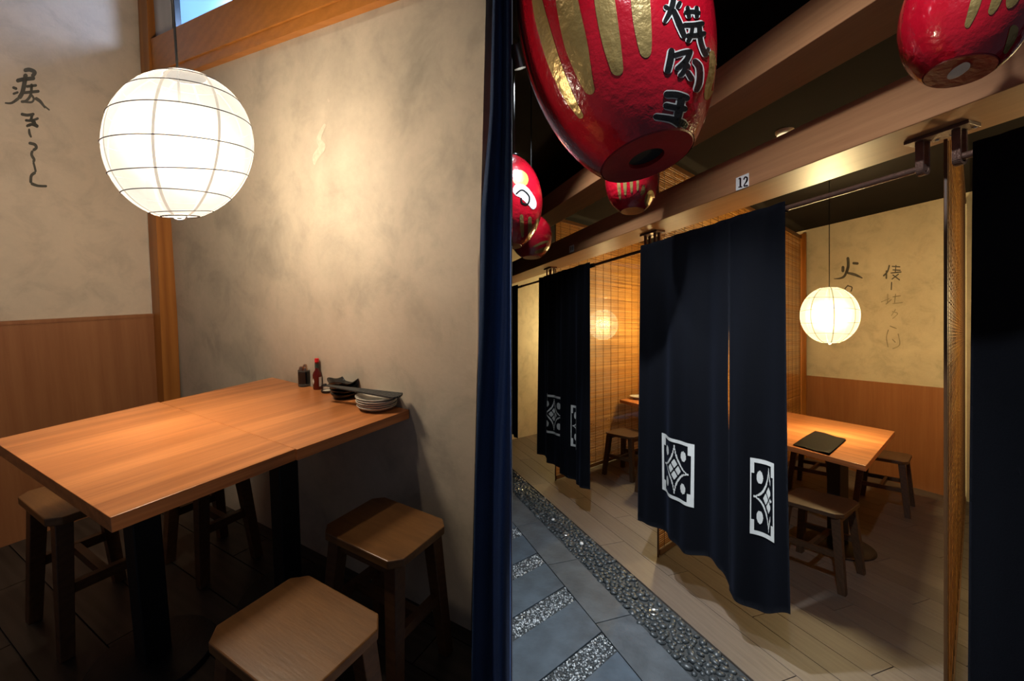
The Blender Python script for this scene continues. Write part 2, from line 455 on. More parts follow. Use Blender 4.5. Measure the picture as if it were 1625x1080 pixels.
# ceiling and floor
bm = NB(); room = [tuple(wl_far), tuple(C0 + Vector((-.05, .15))), tuple(wallE + Vector((0, .05))), tuple(wallE + Vector((.02, -.3))), (-.02, .35), (-1.2, -.1), (-2.6, .3)]
prism(bm, room, ZC, ZC + .05); struct(obj('ceiling', bm, 'ceil_dark', M=M_L), 'dark ceiling over the table')
bm = NB(); prism(bm, room, -.06, -.008); floor_l = struct(obj('floor', bm, 'dark_bed', M=M_L), 'dark plank floor under the joined tables')
ang = math.atan2(e1.y, e1.x)
row = 0
y = -2.6
org = C0
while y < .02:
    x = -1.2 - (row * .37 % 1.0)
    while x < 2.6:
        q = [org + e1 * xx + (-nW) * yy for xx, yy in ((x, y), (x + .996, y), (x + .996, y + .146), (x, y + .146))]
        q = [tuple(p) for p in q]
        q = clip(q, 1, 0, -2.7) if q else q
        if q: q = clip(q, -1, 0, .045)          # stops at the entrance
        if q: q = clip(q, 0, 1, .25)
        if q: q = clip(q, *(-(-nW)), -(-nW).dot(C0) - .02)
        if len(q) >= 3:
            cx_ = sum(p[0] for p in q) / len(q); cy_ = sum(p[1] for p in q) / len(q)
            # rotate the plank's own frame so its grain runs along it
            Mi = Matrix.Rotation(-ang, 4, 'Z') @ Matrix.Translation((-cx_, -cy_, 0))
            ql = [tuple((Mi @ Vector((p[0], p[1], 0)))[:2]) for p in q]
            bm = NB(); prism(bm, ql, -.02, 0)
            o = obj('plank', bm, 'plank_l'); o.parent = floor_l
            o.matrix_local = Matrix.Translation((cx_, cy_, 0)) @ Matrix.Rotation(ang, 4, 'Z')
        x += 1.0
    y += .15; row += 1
# calligraphy on the left wall
bpy.context.view_layer.update()
Z1 = ((0, 0), 3.0)
s = lambda *p, w: S(Z1[0], Z1[1], *p, w=w)
chars = [
    [s((112, 337), (140, 332), (165, 345), (150, 366), w=15), s((76, 386), (110, 378), (167, 372), w=15), s((122, 350), (118, 385), (106, 440), (88, 470), w=17),
     s((90, 466, 12), (55, 490, 7), (22, 490, 3), w=5), s((58, 415), (82, 424), w=9), s((60, 448), (88, 438), w=7), s((122, 412), (176, 406), w=9), s((108, 442), (188, 434), w=10),
     s((150, 398), (146, 450), (124, 480), (98, 484), w=9), s((142, 444), (160, 468), (150, 486), (112, 484), w=6), s((165, 466, 12), (190, 482, 11), (216, 515, 4), w=8), s((203, 498), (236, 525), w=3)],
    [s((98, 542), (130, 548), (164, 542), w=10), s((118, 572), (150, 574), (184, 562), w=8), s((156, 540), (150, 572), (182, 604), w=9), s((124, 602), (150, 592), (182, 605), w=9), s((140, 566), (166, 584), (132, 600), w=7)],
    [s((138, 612, 5), (140, 634, 8), (149, 655, 4), w=7)],
    [s((135, 680), (165, 688), (172, 704), (155, 716), w=10), s((155, 716), (150, 736), (162, 760), (156, 772), w=9), s((158, 770), (166, 800), (170, 820), w=6), s((170, 820), (149, 836), (146, 872), w=10), s((146, 872, 11), (180, 884, 8), (224, 886, 7), w=7)]]
bw = world_bvh(wall_left)
for ch in chars: paint('calligraphy', ch, bw, .0012, 'ink', wall_left, grow=1.5, step=1.0, across=1)
# scuffs on the wall by the table
bw2 = world_bvh(wall_right)
paint('plaster_scar', [S((400, 0), 3, (350, 590, 14), (320, 660, 22), (335, 700, 34), (305, 745, 30), (298, 785, 8)), S((400, 0), 3, (362, 470, 6), (366, 486, 12))], bw2, .0014, 'scar', wall_right, step=1.0, across=2)
# partition between the two places, seen exactly edge-on; the entrance jamb
bm = NB(); box(bm, (-.022, 1.30, -.4), (-.001, 9.0, 3.6)); struct(obj('wall_partition', bm, 'dark_wall'), 'dark partition wall between the two dining areas')
bm = NB(); box(bm, (-.105, 1.318, .05), (-.03, 1.36, 2.95)); struct(obj('trim_4', bm, 'plaster_l'), 'narrow shaded jamb strip beside the navy entrance curtain')

# ================================================================== LEFT PLACE : furniture
def table(name, label, P, quad, z, thick, ped, pr, base_r, group=None, slope=0.0, topmat='laminate', ped_w=.035, grain=None):
    quad = [Vector((q[0], q[1])) for q in quad]
    c = sum(quad, Vector((0, 0))) / 4
    d = (quad[1] - quad[0]); a = math.atan2(d.y, d.x)
    t = thing(name, label, 'table', P, (c.x, c.y, 0), a, group)
    Ri = Matrix.Rotation(-a, 2)
    ql = [tuple(Ri @ (q - c)) for q in quad]
    bm = NB(); prism(bm, ql, z - thick, z); obj('tabletop', bm, topmat, t, bevel=.0012)
    pl = Ri @ (Vector(ped) - c)
    Mp = Matrix.Translation((pl.x, pl.y, 0))
    bm = NB(); box(bm, (-ped_w, -ped_w, .02), (ped_w, ped_w, z - thick - .012), Mp); obj('pedestal', bm, 'black_metal', t, bevel=.004)
    bm = NB(); box(bm, (-.13, -.13, z - thick - .012), (.13, .13, z - thick), Mp); obj('mounting_plate', bm, 'black_metal', t)
    bm = NB(); lathe(bm, [(0, 0), (base_r, 0), (base_r, .006), (base_r * .96, .014), (base_r * .4, .022), (0, .024)], 40, Mp); obj('base', bm, 'black_metal', t, True, angle=40)
    return t
tA = table('dining_table', 'wooden table half nearest the camera with its sharp corner towards the left wall', M_L,
           [tb['front'], tb['seamf'] - Vector((.0012, .002, 0)), tb['seamb'] - Vector((.0012, .002, 0)), tb['left']], T, .032, (-1.09, 1.19), 0, .165, 'joined wooden tables under the round lantern')
tB = table('dining_table', 'wooden table half against the plaster wall holding the dishes and sauce bottle', M_L,
           [tb['seamf'] + Vector((.0012, .002, 0)), tb['right'] + Vector((0, -.004, 0)), tb['back'] + Vector((0, -.004, 0)), tb['seamb'] + Vector((.0012, .002, 0))], T - .003, .032, (-.815, 1.475), 0, .165, 'joined wooden tables under the round lantern')

def stool(label, P, loc, rotz, sx, sy, h, ch, group, wood_top='stool_top', wood_leg='stool_wood', splay=.035, legw=.019):
    t = thing('stool', label, 'stool', P, loc, rotz, group)
    x, y = sx / 2, sy / 2
    bm = NB(); prism(bm, [(-x + ch, -y), (x - ch, -y), (x, -y + ch), (x, y - ch), (x - ch, y), (-x + ch, y), (-x, y - ch), (-x, -y + ch)], h - .026, h)
    obj('seat', bm, wood_top, t, bevel=.003)
    lx, ly = x - .042, y - .040
    foot = {}
    for i in (-1, 1):
        for j in (-1, 1):
            bm = NB(); a = Vector((i * lx, j * ly, h - .027)); b2 = Vector((i * (lx + splay), j * (ly + splay), 0))
            vs_ = []
            for p, ww in ((a, legw * 1.12), (b2, legw * .92)):
                for u_, v_ in ((-1, -1), (1, -1), (1, 1), (-1, 1)): vs_.append(bm.verts.new(p + Vector((u_ * ww, v_ * ww, 0))))
            bm.faces.new(vs_[3::-1]); bm.faces.new(vs_[4:])
            for q in range(4): bm.faces.new((vs_[q], vs_[(q + 1) % 4], vs_[4 + (q + 1) % 4], vs_[4 + q]))
            obj('leg', bm, wood_leg, t, bevel=.002)
            foot[i, j] = (a, b2)
    at = lambda i, j, z: foot[i, j][0].lerp(foot[i, j][1], (h - .027 - z) / (h - .027))
    zs = h * .46
    for i in (-1, 1):
        bm = NB(); bar(bm, at(i, -1, zs), at(i, 1, zs), .011, d=1.5); obj('stretcher', bm, wood_leg, t)
    bm = NB(); bar(bm, (at(-1, -1, zs) + at(-1, 1, zs)) / 2, (at(1, -1, zs) + at(1, 1, zs)) / 2, .011, d=1.4); obj('cross_stretcher', bm, wood_leg, t)
    for j in (-1, 1):
        bm = NB(); bar(bm, at(-1, j, h - .05), at(1, j, h - .05), .010, d=1.8); obj('apron', bm, wood_leg, t)
    return t
gS = 'wooden stools around the joined tables'
stool('wooden stool with worn square seat standing nearest the camera', M_L, (-.444, .832, 0), ang, .305, .235, .46, .032, gS)
stool('wooden stool standing half in shadow between table and navy curtain', M_L, (-.366, 1.219, 0), ang, .31, .24, .46, .030, gS)
stool('dark wooden stool tucked under the table end by the wainscot', M_L, (-1.43, 1.35, 0), ang, .30, .24, .46, .03, gS)
stool('dark wooden stool behind the joined tables with only legs showing', M_L, (-1.23, 1.66, 0), ang, .28, .22, .46, .03, gS)

# ------------------------------------------------------------------ paper lanterns
def paper_lantern(label, P, c, r, s, matp, power, colr, zc, rings=7, group=None, lr=.35, squash=True, wob=.05, seams=8):
    """c: centre in the place's frame; s: squash along the picture's radial direction"""
    t = thing('paper_lantern', label, 'lantern', P, c, .3, group)
    Mw = t.matrix_world.copy()
    cw = Mw.translation; d = (cw - CAM).normalized()
    rad = Vector((d.x, 0, d.z)); rad = (rad - d * rad.dot(d)).normalized()
    rl = Mw.to_3x3().inverted() @ rad; rl.normalize()
    def q(v):
        v = Vector(v); return v - rl * (1 - s) * v.dot(rl)
    N = 26; bm = NB()
    th0, th1 = .30, math.pi - .26
    prof = []
    for i in range(N + 1):
        th = th0 + (th1 - th0) * i / N; prof.append((r * math.sin(th), r * math.cos(th)))
    segs = 8 * 5
    # gores: slightly flattened between the seams
    lathe(bm, prof, segs, rad=lambda a, i: (1 - .018 * (1 - abs(math.cos(4 * a)) ** .7), 0))
    for v in bm.verts: v.co = q(v.co)
    obj('paper_shade', bm, matp, t, True)
    for i in range(rings):
        th = th0 + .22 + (th1 - th0 - .4) * i / (rings - 1)
        bm = NB(); ph = random.uniform(0, 6); k = random.choice((1, 2)); am = wob * random.uniform(.5, 1.2)
        pts = []
        for j in range(64):
            a = 2 * math.pi * j / 64; tt = th + am * math.sin(k * a + ph)
            pts.append(q((r * 1.002 * math.sin(tt) * math.cos(a), r * 1.002 * math.sin(tt) * math.sin(a), r * 1.002 * math.cos(tt))))
        tube(bm, pts, r * .0068, 5, True); obj('rib_wire', bm, 'wire', t, True)
    for k in range(seams):
        a = 2 * math.pi * (k + .0) / seams; bm = NB(); prev = None
        for i in range(N + 1):
            th = th0 + (th1 - th0) * i / N; hw = .020 * r
            cx2 = Vector((math.cos(a), math.sin(a), 0)); sx2 = Vector((-math.sin(a), math.cos(a), 0))
            pc = cx2 * (r * 1.0035 * math.sin(th)) + Vector((0, 0, r * 1.0035 * math.cos(th)))
            pr = (bm.verts.new(q(pc - sx2 * hw)), bm.verts.new(q(pc + sx2 * hw)))
            if prev: bm.faces.new((prev[0], prev[1], pr[1], pr[0]))
            prev = pr
        obj('seam', bm, 'seam_' + matp, t, True)
    for zz, th, nm in ((1, th0, 'top_ring'), (-1, th1, 'bottom_ring')):
        bm = NB(); tube(bm, [q((r * math.sin(th) * math.cos(2 * math.pi * j / 32), r * math.sin(th) * math.sin(2 * math.pi * j / 32), r * math.cos(th))) for j in range(32)], r * .011, 6, True)
        obj(nm, bm, 'wire', t, True)
    bm = NB(); zb = r * math.cos(th1)
    tube(bm, [q((r * .09 * math.cos(math.pi * j / 10), 0, zb - r * .05 * math.sin(math.pi * j / 10))) for j in range(11)], r * .012, 5); obj('bottom_loop', bm, 'white_paint', t, True)
    bm = NB(); tube(bm, [(0, 0, r * .12), (0, 0, r * .5), (0, 0, zc - c[2] - .002)], [r * .05, .0032, .0032], 8); cd = obj('cord', bm, 'cord_black', t, True)
    bm = NB(); lathe(bm, [(0, -r * .2), (r * .10, -r * .16), (r * .14, -r * .05), (r * .12, .05 * r), (r * .05, .12 * r), (0, .12 * r)], 16); obj('bulb', bm, 'lamp_glow', t, True)
    bm = NB(); lathe(bm, [(0, zc - c[2] - .03), (.045, zc - c[2] - .025), (.045, zc - c[2] - .001), (0, zc - c[2] - .001)], 20); obj('ceiling_cap', bm, 'cord_black', t, True, angle=40)
    ld = bpy.data.lights.new('lantern_light', 'POINT'); ld.energy = power; ld.color = colr; ld.shadow_soft_size = r * lr
    lo = bpy.data.objects.new('lantern_light', ld); C.objects.link(lo); lo.parent = t
    return t
for nm, tint in (('seam_paper_l', (.86, .74, .58)), ('seam_paper_r', (.72, .60, .30))):
    mm, nt, b = _new(nm); b.inputs['Base Color'].default_value = (.4, .35, .28, 1); b.inputs['Roughness'].default_value = .9
    n = noise(nt, coords(nt), 80, 3)
    lnk(nt, ramp(nt, n, [(.3, tuple(x * .85 for x in tint)), (.7, tint)]), b.inputs['Emission Color']); b.inputs['Emission Strength'].default_value = .85
lc = (R3.transposed() @ (ray(290, 233) * 1.2)) + Vector((0, 0, HL))
paper_lantern('large white paper globe lantern glowing above the joined tables', M_L, tuple(lc), .206, .79, 'paper_l', 118, (1.0, .84, .62), ZC)

# downlight added in the ceiling, out of view, to brighten the walls
t = thing('added_downlight', 'unseen round downlight added in the dark ceiling to brighten the walls', 'downlight', M_L, (-1.0, 1.0, ZC))
bm = NB(); lathe(bm, [(.032, 0), (.048, 0), (.05, -.006), (.046, -.008), (.034, -.004)], 32); obj('bezel', bm, 'steel', t, True, angle=40)
bm = NB(); lathe(bm, [(0, -.002), (.0315, -.002)], 24); obj('lens', bm, 'lamp_glow', t)
ld = bpy.data.lights.new('downlight', 'SPOT'); ld.energy = 32; ld.color = (1.0, .83, .64); ld.spot_size = math.radians(125); ld.spot_blend = .8; ld.shadow_soft_size = .04
lo = bpy.data.objects.new('downlight', ld); C.objects.link(lo); lo.parent = t; lo.location = (0, 0, -.012)

# ------------------------------------------------------------------ things on the table
def on(px, py, z=T): return uL(px, py, z)
def lathe_thing(name, label, cat, loc, parts, group=None, rotz=0, P=M_L, rot=None):
    t = thing(name, label, cat, P, loc, rotz, group, rot)
    for nm, prof, mat, kw in parts:
        bm = NB(); lathe(bm, prof, kw.get('seg', 32), rad=kw.get('rad')); obj(nm, bm, mat, t, True, angle=kw.get('angle', 35))
    return t
p = on(483, 611); Tb = T - .0022
cup = lathe_thing('utensil_cup', 'black cup with copper lid standing beside the sauce bottle', 'cup', (p.x, p.y, Tb), [
    ('glass_base', [(0, 0), (.0225, 0), (.0235, .003), (.0235, .010), (.021, .012), (0, .012)], 'glassy', {}),
    ('sleeve', [(0, .0122), (.0228, .0122), (.0228, .062), (.0205, .063), (.0205, .05), (0, .05)], 'black_ceramic', {}),
    ('rim', [(.0232, .0622), (.0232, .067), (.0215, .068), (.0215, .0622)], 'glassy', {})])
for dx_, dy_, h_ in ((-.008, -.006, .084), (.009, -.004, .080), (.001, .009, .090)):
    bm = NB(); lathe(bm, [(0, .0505), (.0085, .0505), (.0085, h_ - .008), (.006, h_ - .002), (0, h_)], 20, Matrix.Translation((dx_, dy_, 0))); obj('handle', bm, 'copper', cup, True, angle=40)
p = on(504, 616)
bt = lathe_thing('sauce_bottle', 'small red sauce bottle with red cap against the plaster wall', 'bottle', (p.x, p.y, Tb), [
    ('bottle_body', [(0, 0), (.0155, 0), (.0170, .003), (.0170, .058), (.0150, .068), (.0085, .078), (.0075, .084), (.0075, .112), (0, .112)], 'sauce_red', {}),
    ('neck_wrap', [(.0083, .088), (.0083, .106), (.0079, .106), (.0079, .088)], 'label_green', {}),
    ('cap', [(0, .1122), (.0080, .1122), (.0080, .124), (.0070, .126), (0, .126)], 'cap_red', {})])
def wrap_patch(name, t, r, uvs, mat, off=.0006):
    """flat label pieces wrapped round a cylinder: uvs polygon of (angle, z), convex"""
    bm = NB(); cs = [bm.verts.new(((r + off) * math.cos(a), (r + off) * math.sin(a), z)) for a, z in uvs]; bm.faces.new(cs); obj(name, bm, mat, t)
# which way the camera is, in the bottle's frame
cl = t_dir = M_Li @ CAM - Vector((p.x, p.y, Tb)); ca = math.atan2(cl.y, cl.x)
wrap_patch('diamond_label', bt, .0170, [(ca - 1.25, .035), (ca - .95, .022), (ca - .70, .035), (ca - .95, .048)], 'label_white', .001)
bm = NB()
for k in range(4):
    a0, a1 = ca + .35 + k * .2, ca + .35 + (k + 1) * .2
    q4 = [bm.verts.new((.0176 * math.cos(a), .0176 * math.sin(a), z)) for a, z in ((a0, .014), (a1, .014), (a1, .052), (a0, .052))]; bm.faces.new(q4)
obj('back_label', bm, 'label_white', bt)
p = on(519, 621)
lathe_thing('sauce_dish', 'tiny black dish beside the black bowls', 'dish', (p.x, p.y, Tb), [
    ('rim', [(.0135, 0), (.020, 0), (.0225, .004), (.0225, .008), (.0165, .009), (.0145, .004)], 'black_ceramic', {}),
    ('well', [(0, .001), (.0144, .001), (.0160, .0072), (.0150, .0078), (.0, .004)], 'grey_ceramic', {})])
p = on(546, 629)
wavy = lambda amp, ph: (lambda a, i: (1 + (.05 * math.cos(4 * a + ph) if i in (3, 4, 5) else .02 * math.cos(4 * a + ph)), amp * math.cos(4 * a + ph) if i in (3, 4, 5) else 0))
zb_ = Tb
lay = ('bottom', 'second', 'third', 'top')
for k in range(4):
    R_ = .050 + .0015 * k
    h_ = .020 if k < 3 else .024
    dx = (0, .001, -.002, -.003)[k]
    lathe_thing('black_bowl', ('black bowl at the bottom of the stack of black bowls', 'second black bowl from the bottom of the bowl stack', 'third black bowl from the bottom, under the wavy one', 'black bowl with wavy pointed rim on top of the stack')[k], 'bowl', (p.x + dx, p.y, zb_), [
        ('bowl_body', [(0, 0), (R_ * .62, 0), (R_ * .82, h_ * .4), (R_, h_), (R_ * 1.01, h_ + .0015), (R_ * .965, h_ + .001), (R_ * .75, h_ * .5), (0, .0035)], 'black_ceramic', {'seg': 48, 'rad': wavy(.0015 + (.004 if k == 3 else 0), .9 + .1 * k)})], 'stack of black bowls', rotz=.1 * k)
    zb_ += .0145
p = on(598, 646)
zb_ = Tb
for k in range(5):
    R_ = .068 + .0012 * k
    nm = ('lowest speckled white plate of the plate stack', 'second white plate from the bottom of the stack', 'middle white plate of the plate stack', 'white plate just beneath the top plate', 'topmost white plate lying under the dark folded fan')[k]
    lathe_thing('white_plate', nm, 'plate', (p.x + (0, .001, -.001, .002, 0)[k], p.y + (0, .001, 0, -.001, .001)[k], zb_), [
        ('plate_body', [(0, 0), (R_ * .62, 0), (R_ * .86, .007), (R_, .0145), (R_ * 1.005, .0165), (R_ * .98, .0175), (R_ * .82, .010), (R_ * .6, .0035), (0, .003)], 'grey_ceramic', {'seg': 48})], 'stack of white plates')
    zb_ += .0078
# folded fan resting across bowls and plates
pa = uL(512, 612, Tb + .062); pb = uL(633, 629, Tb + .058)
t = thing('folded_fan', 'dark grey ribbed folded fan lying across bowls and plates', 'fan', M_L, (pa.x, pa.y, 0), math.atan2(pb.y - pa.y, pb.x - pa.x))
Lf = math.hypot(pb.x - pa.x, pb.y - pa.y); za, zb2 = Tb + .066, Tb + .060
for k in range(7):
    u_ = (k - 3) / 3.0
    bm = NB(); bar(bm, (0, u_ * .006, za), (Lf + .006 * math.cos(u_ * 2), u_ * .027, zb2), .0016, .0040, d=.9); obj('rib', bm, 'charcoal', t, bevel=.0008)
bm = NB(); lathe(bm, [(0, za - .004), (.006, za - .004), (.006, za + .005), (0, za + .005)], 12, Matrix.Translation((.010, 0, 0))); obj('pivot', bm, 'charcoal', t, True, angle=40)

# ------------------------------------------------------------------ navy entrance curtain at the end of the wall
t = thing('door_curtain', 'navy velvet curtain hanging at the end of the plaster wall', 'curtain', M_R, (0, 1.215, .3))
edge = [(-40, 783), (0, 782), (187, 777), (340, 763), (540, 760), (753, 755), (900, 752), (1080, 749), (1400, 745)]
bm = NB(); NU, NV = 28, 60; g = []
for j in range(NV + 1):
    py_ = -40 + 1440 * j / NV
    for (y0, x0), (y1, x1) in zip(edge, edge[1:]):
        if y0 <= py_ <= y1: ex = x0 + (x1 - x0) * (py_ - y0) / (y1 - y0)
    z = (CAMZ - (py_ - CY) / F * 1.215)
    xl = (ex - CX) / F * 1.215
    row_ = []
    for i in range(NU + 1):
        u_ = i / NU
        x = xl + (-.003 - xl) * u_
        yy = -.024 * math.sin(math.pi * 2 * (u_ * 1.35 + .10) + .6 * math.sin(z * 2.1)) - .006 * math.sin(9 * u_ + 3 * z) - .012 * (1 - abs(2 * u_ - 1))
        row_.append(bm.verts.new((x, yy, z - .3)))
    g.append(row_)
for A, B in zip(g, g[1:]):
    for i in range(NU): bm.faces.new((A[i], A[i + 1], B[i + 1], B[i]))
bmesh.ops.solidify(bm, geom=bm.faces[:], thickness=.003)
obj('cloth', bm, 'navy', t, True)
bm = NB(); tube(bm, [(-.07, .0, 2.30), (-.001, .0, 2.30)], .008, 8); obj('rod', bm, 'bronze', t, True)

# ================================================================== RIGHT PLACE : plan
P0 = Vector((.926, 2.83)); d1 = Vector((-.336, .942)).normalized(); d2 = Vector((.735, .678)).normalized()
nin = Vector((d1.y, -d1.x))                                   # from the corridor into the booths
if nin.x < 0: nin = -nin
def RP(a, b): return P0 + d1 * a + d2 * b                     # along the booth fronts / into the booth
def RQ(a, p_): return P0 + d1 * a + nin * p_                  # along the fronts / straight in
SP = lambda s_: (s_ - 1.936) / 1.062                          # floor-line value -> distance from the booth front
BACK = 3.6; PB = BACK * d2.dot(nin)
XM = .002
ROTD1 = math.atan2(d1.y, d1.x)
def rprism(name, poly, z0, z1, mat, parent=None, label=None, bev=0.0, local=None):
    q = clip([tuple(p) for p in poly], 1, 0, XM)
    if len(q) < 3: return None
    cx_ = sum(p[0] for p in q) / len(q); cy_ = sum(p[1] for p in q) / len(q)
    Mx = Matrix.Translation((cx_, cy_, 0)) @ Matrix.Rotation(ROTD1, 4, 'Z'); Mi = Mx.inverted()
    bm = NB(); prism(bm, [tuple((Mi @ Vector((p[0], p[1], 0)))[:2]) for p in q], z0, z1)
    o = obj(name, bm, mat, bevel=bev)
    if parent is not None: o.parent = parent; o.matrix_local = parent.matrix_world.inverted() @ Mx
    else: o.matrix_world = Mx; struct(o, label)
    return o
# walls
wb = rprism('wall_back', [RP(-3.0, BACK), RP(3.3, BACK), RP(3.3, BACK + .12), RP(-3.0, BACK + .12)], 0, 2.77, 'plaster_r', label='yellowish plaster back wall of the booths with faded calligraphy')
wf = rprism('wall_far', [RP(3.3, 0), RP(3.3, BACK), RP(3.42, BACK), RP(3.42, 0)], 0, 2.77, 'plaster_r', label='pale plaster side wall of the farthest booth')
for i, (a0, a1) in enumerate(((-1.47, -.03), (.03, 1.57), (1.63, 3.3))):
    rprism('trim_%d' % (5 + i), [RP(a0, BACK - .018), RP(a1, BACK - .018), RP(a1, BACK - .002), RP(a0, BACK - .002)], 0, 1.0, 'laminate_wall',
           label=('orange-brown wainscot below the calligraphy wall of booth twelve', 'orange-brown wainscot at the back of the middle booth', 'orange-brown wainscot at the back of the farthest booth')[i])
# end post at the back of the bamboo screen
rprism('trim_8', [RP(-.06, BACK - .06), RP(.02, BACK - .06), RP(.02, BACK - .02), RP(-.06, BACK - .02)], 0, 2.72, 'post_wood', label='narrow wooden post in the back corner of booth twelve')
# ceilings
rprism('ceiling_booths', [RQ(-2.6, .0), RQ(4.2, .0), RQ(4.2, PB + .2), RQ(-2.6, PB + .2)], 2.77, 2.82, 'ceil_dark', label='dark ceiling over the booths')
rprism('ceiling_corridor', [RQ(-2.9, -2.4), RQ(4.2, -2.4), RQ(4.2, .0), RQ(-2.9, .0)], 3.05, 3.10, 'ceil_dark', label='dark ceiling over the corridor')
rprism('trim_9', [RQ(-2.6, -.02), RQ(4.2, -.02), RQ(4.2, -.0), RQ(-2.6, -.0)], 2.77, 3.05, 'ceil_dark', label='dark fascia between the two ceiling heights')
# floor : timber in the booths
fr = rprism('floor_timber', [RQ(-2.3, SP(1.71)), RQ(4.2, SP(1.71)), RQ(4.2, PB), RQ(-2.3, PB)], -.05, -.012, 'dark_bed', label='grey-brown timber plank floor of the booths')
bpy.context.view_layer.update()
bpos = SP(1.71); row = 0
while bpos < PB:
    wd = .20 if row == 0 else .155
    a = -2.3 - (row * .47 % 1.3)
    while a < 3.4:
        rprism('plank', [RQ(max(a, -2.3) + .001, bpos + .0012), RQ(a + 1.298, bpos + .0012), RQ(a + 1.298, min(bpos + wd - .0012, PB)), RQ(max(a, -2.3) + .001, min(bpos + wd - .0012, PB))], -.012, 0, 'plank_r', parent=fr, bev=.0012)
        a += 1.3
    bpos += wd; row += 1
# floor : stone corridor
fs = rprism('floor_stone', [RQ(-2.3, -1.9), RQ(5.0, -1.9), RQ(5.0, SP(1.709)), RQ(-2.3, SP(1.709))], -.08, -.03, 'dark_bed', label='slate corridor floor with pebble strips')
bpy.context.view_layer.update()
pS2, pS3 = SP(1.46), SP(1.23)
a = -2.2
while a < 3.6:
    rprism('border_slab', [RQ(a + .003, pS3 + .002), RQ(a + .597, pS3 + .002), RQ(a + .597, pS2), RQ(a + .003, pS2)], -.03, -.004, 'slate_band', parent=fs, bev=.002)
    a += .6
def strip_line(k):       # the k-th cross strip: its two edges start on the border line
    y0 = 2.105 + .392 * k
    return y0 - .065, y0 + .065
def cross(yv, far):      # point on the line through the border at depth yv, going back towards the left along -d2
    p_ = Vector((1.23 - .357 * yv, yv)); return p_ - d2 * far
for k in range(-3, 7):
    lo1 = strip_line(k)[1]; hi0 = strip_line(k + 1)[0]
    rprism('slab', [cross(lo1 + .003, .003), cross(hi0 - .003, .003), cross(hi0 - .003, 2.2), cross(lo1 + .003, 2.2)], -.03, -.004, 'slate', parent=fs, bev=.002)
rprism('mortar_bed', [RQ(-2.2, pS2 + .001), RQ(4.0, pS2 + .001), RQ(4.0, SP(1.708)), RQ(-2.2, SP(1.708))], -.03, -.0085, 'mortar', parent=fs)
for k in range(-2, 8):
    y0, y1 = strip_line(k)
    rprism('mortar_bed', [cross(y0, .002), cross(y1, .002), cross(y1, 2.2), cross(y0, 2.2)], -.03, -.0105, 'mortar', parent=fs)
# pebbles
def pebble_mesh(seed, seg=8, rings=4):
    rnd = random.Random(seed); bm = NB()
    prof = [(0, -.5)] + [(.5 * math.sin(math.pi * i / rings), -.5 * math.cos(math.pi * i / rings)) for i in range(1, rings)] + [(0, .5)]
    lathe(bm, prof, seg)
    ex, ey = rnd.uniform(.8, 1.05), rnd.uniform(.95, 1.35)
    for v_ in bm.verts: v_.co = Vector((v_.co.x * ex, v_.co.y * ey, v_.co.z * .62)) * rnd.uniform(.95, 1.05)
    return bm
pm = []
for i in range(5):
    bm = pebble_mesh(i); bmesh.ops.recalc_face_normals(bm, faces=bm.faces[:]); me = bpy.data.meshes.new('pebble'); bm.to_mesh(me); bm.free()
    for p_ in me.polygons: p_.use_smooth = True
    me.materials.append(MATS['pebble_dark']); pm.append(me)
rnd = random.Random(5)
spots = []
cell = {}
tries = 0
def try_spot(x, y, r_):
    key = (int(x / .05), int(y / .05))
    for i in (-1, 0, 1):
        for j in (-1, 0, 1):
            for (a_, b_, c_) in cell.get((key[0] + i, key[1] + j), ()):
                if math.hypot(a_ - x, b_ - y) < (r_ + c_) * .86: return False
    cell.setdefault(key, []).append((x, y, r_)); return True
LIGHTS = [uR(1037, 971, 0), uR(898, 847, 0), uR(826, 776, 0)]
for l_ in LIGHTS: try_spot(l_.x, l_.y, .03)
while tries < 26000:
    tries += 1
    a = rnd.uniform(-1.3, 3.2); p_ = rnd.uniform(pS2 + .012, SP(1.70) - .010); r_ = rnd.uniform(.0125, .0235)
    q = RQ(a, p_)
    if q.x < .02: continue
    if try_spot(q.x, q.y, r_): spots.append((q.x, q.y, r_))
vis = [s_ for s_ in spots if (CX + F * s_[0] / s_[1]) < 1215 and CY + F * 1.5 / s_[1] < 1095]
vis.sort(key=lambda s_: s_[1]); near = set(vis[:300])
bmr = NB()
for s_ in spots:
    ang_ = rnd.uniform(0, 6.28); dz = rnd.uniform(-.010, -.003)
    Mx = Matrix.Translation((s_[0], s_[1], dz)) @ Euler((rnd.uniform(-.3, .3), rnd.uniform(-.3, .3), ang_)).to_matrix().to_4x4() @ Matrix.Scale(s_[2] * 2.1, 4)
    if s_ in near:
        o = link_mesh('pebble', rnd.choice(pm), fs, fs.matrix_world.inverted() @ Mx)
    else:
        b2 = pebble_mesh(rnd.randint(0, 99), 7, 4)
        for v_ in b2.verts: v_.co = Mx @ v_.co
        me = bpy.data.meshes.new('tmp'); b2.to_mesh(me); b2.free(); bmr.from_mesh(me); bpy.data.meshes.remove(me)
o = obj('pebble_bed', bmr, 'pebble_many', fs, True); o.matrix_parent_inverse = fs.matrix_world.inverted(); o['kind'] = 'stuff'
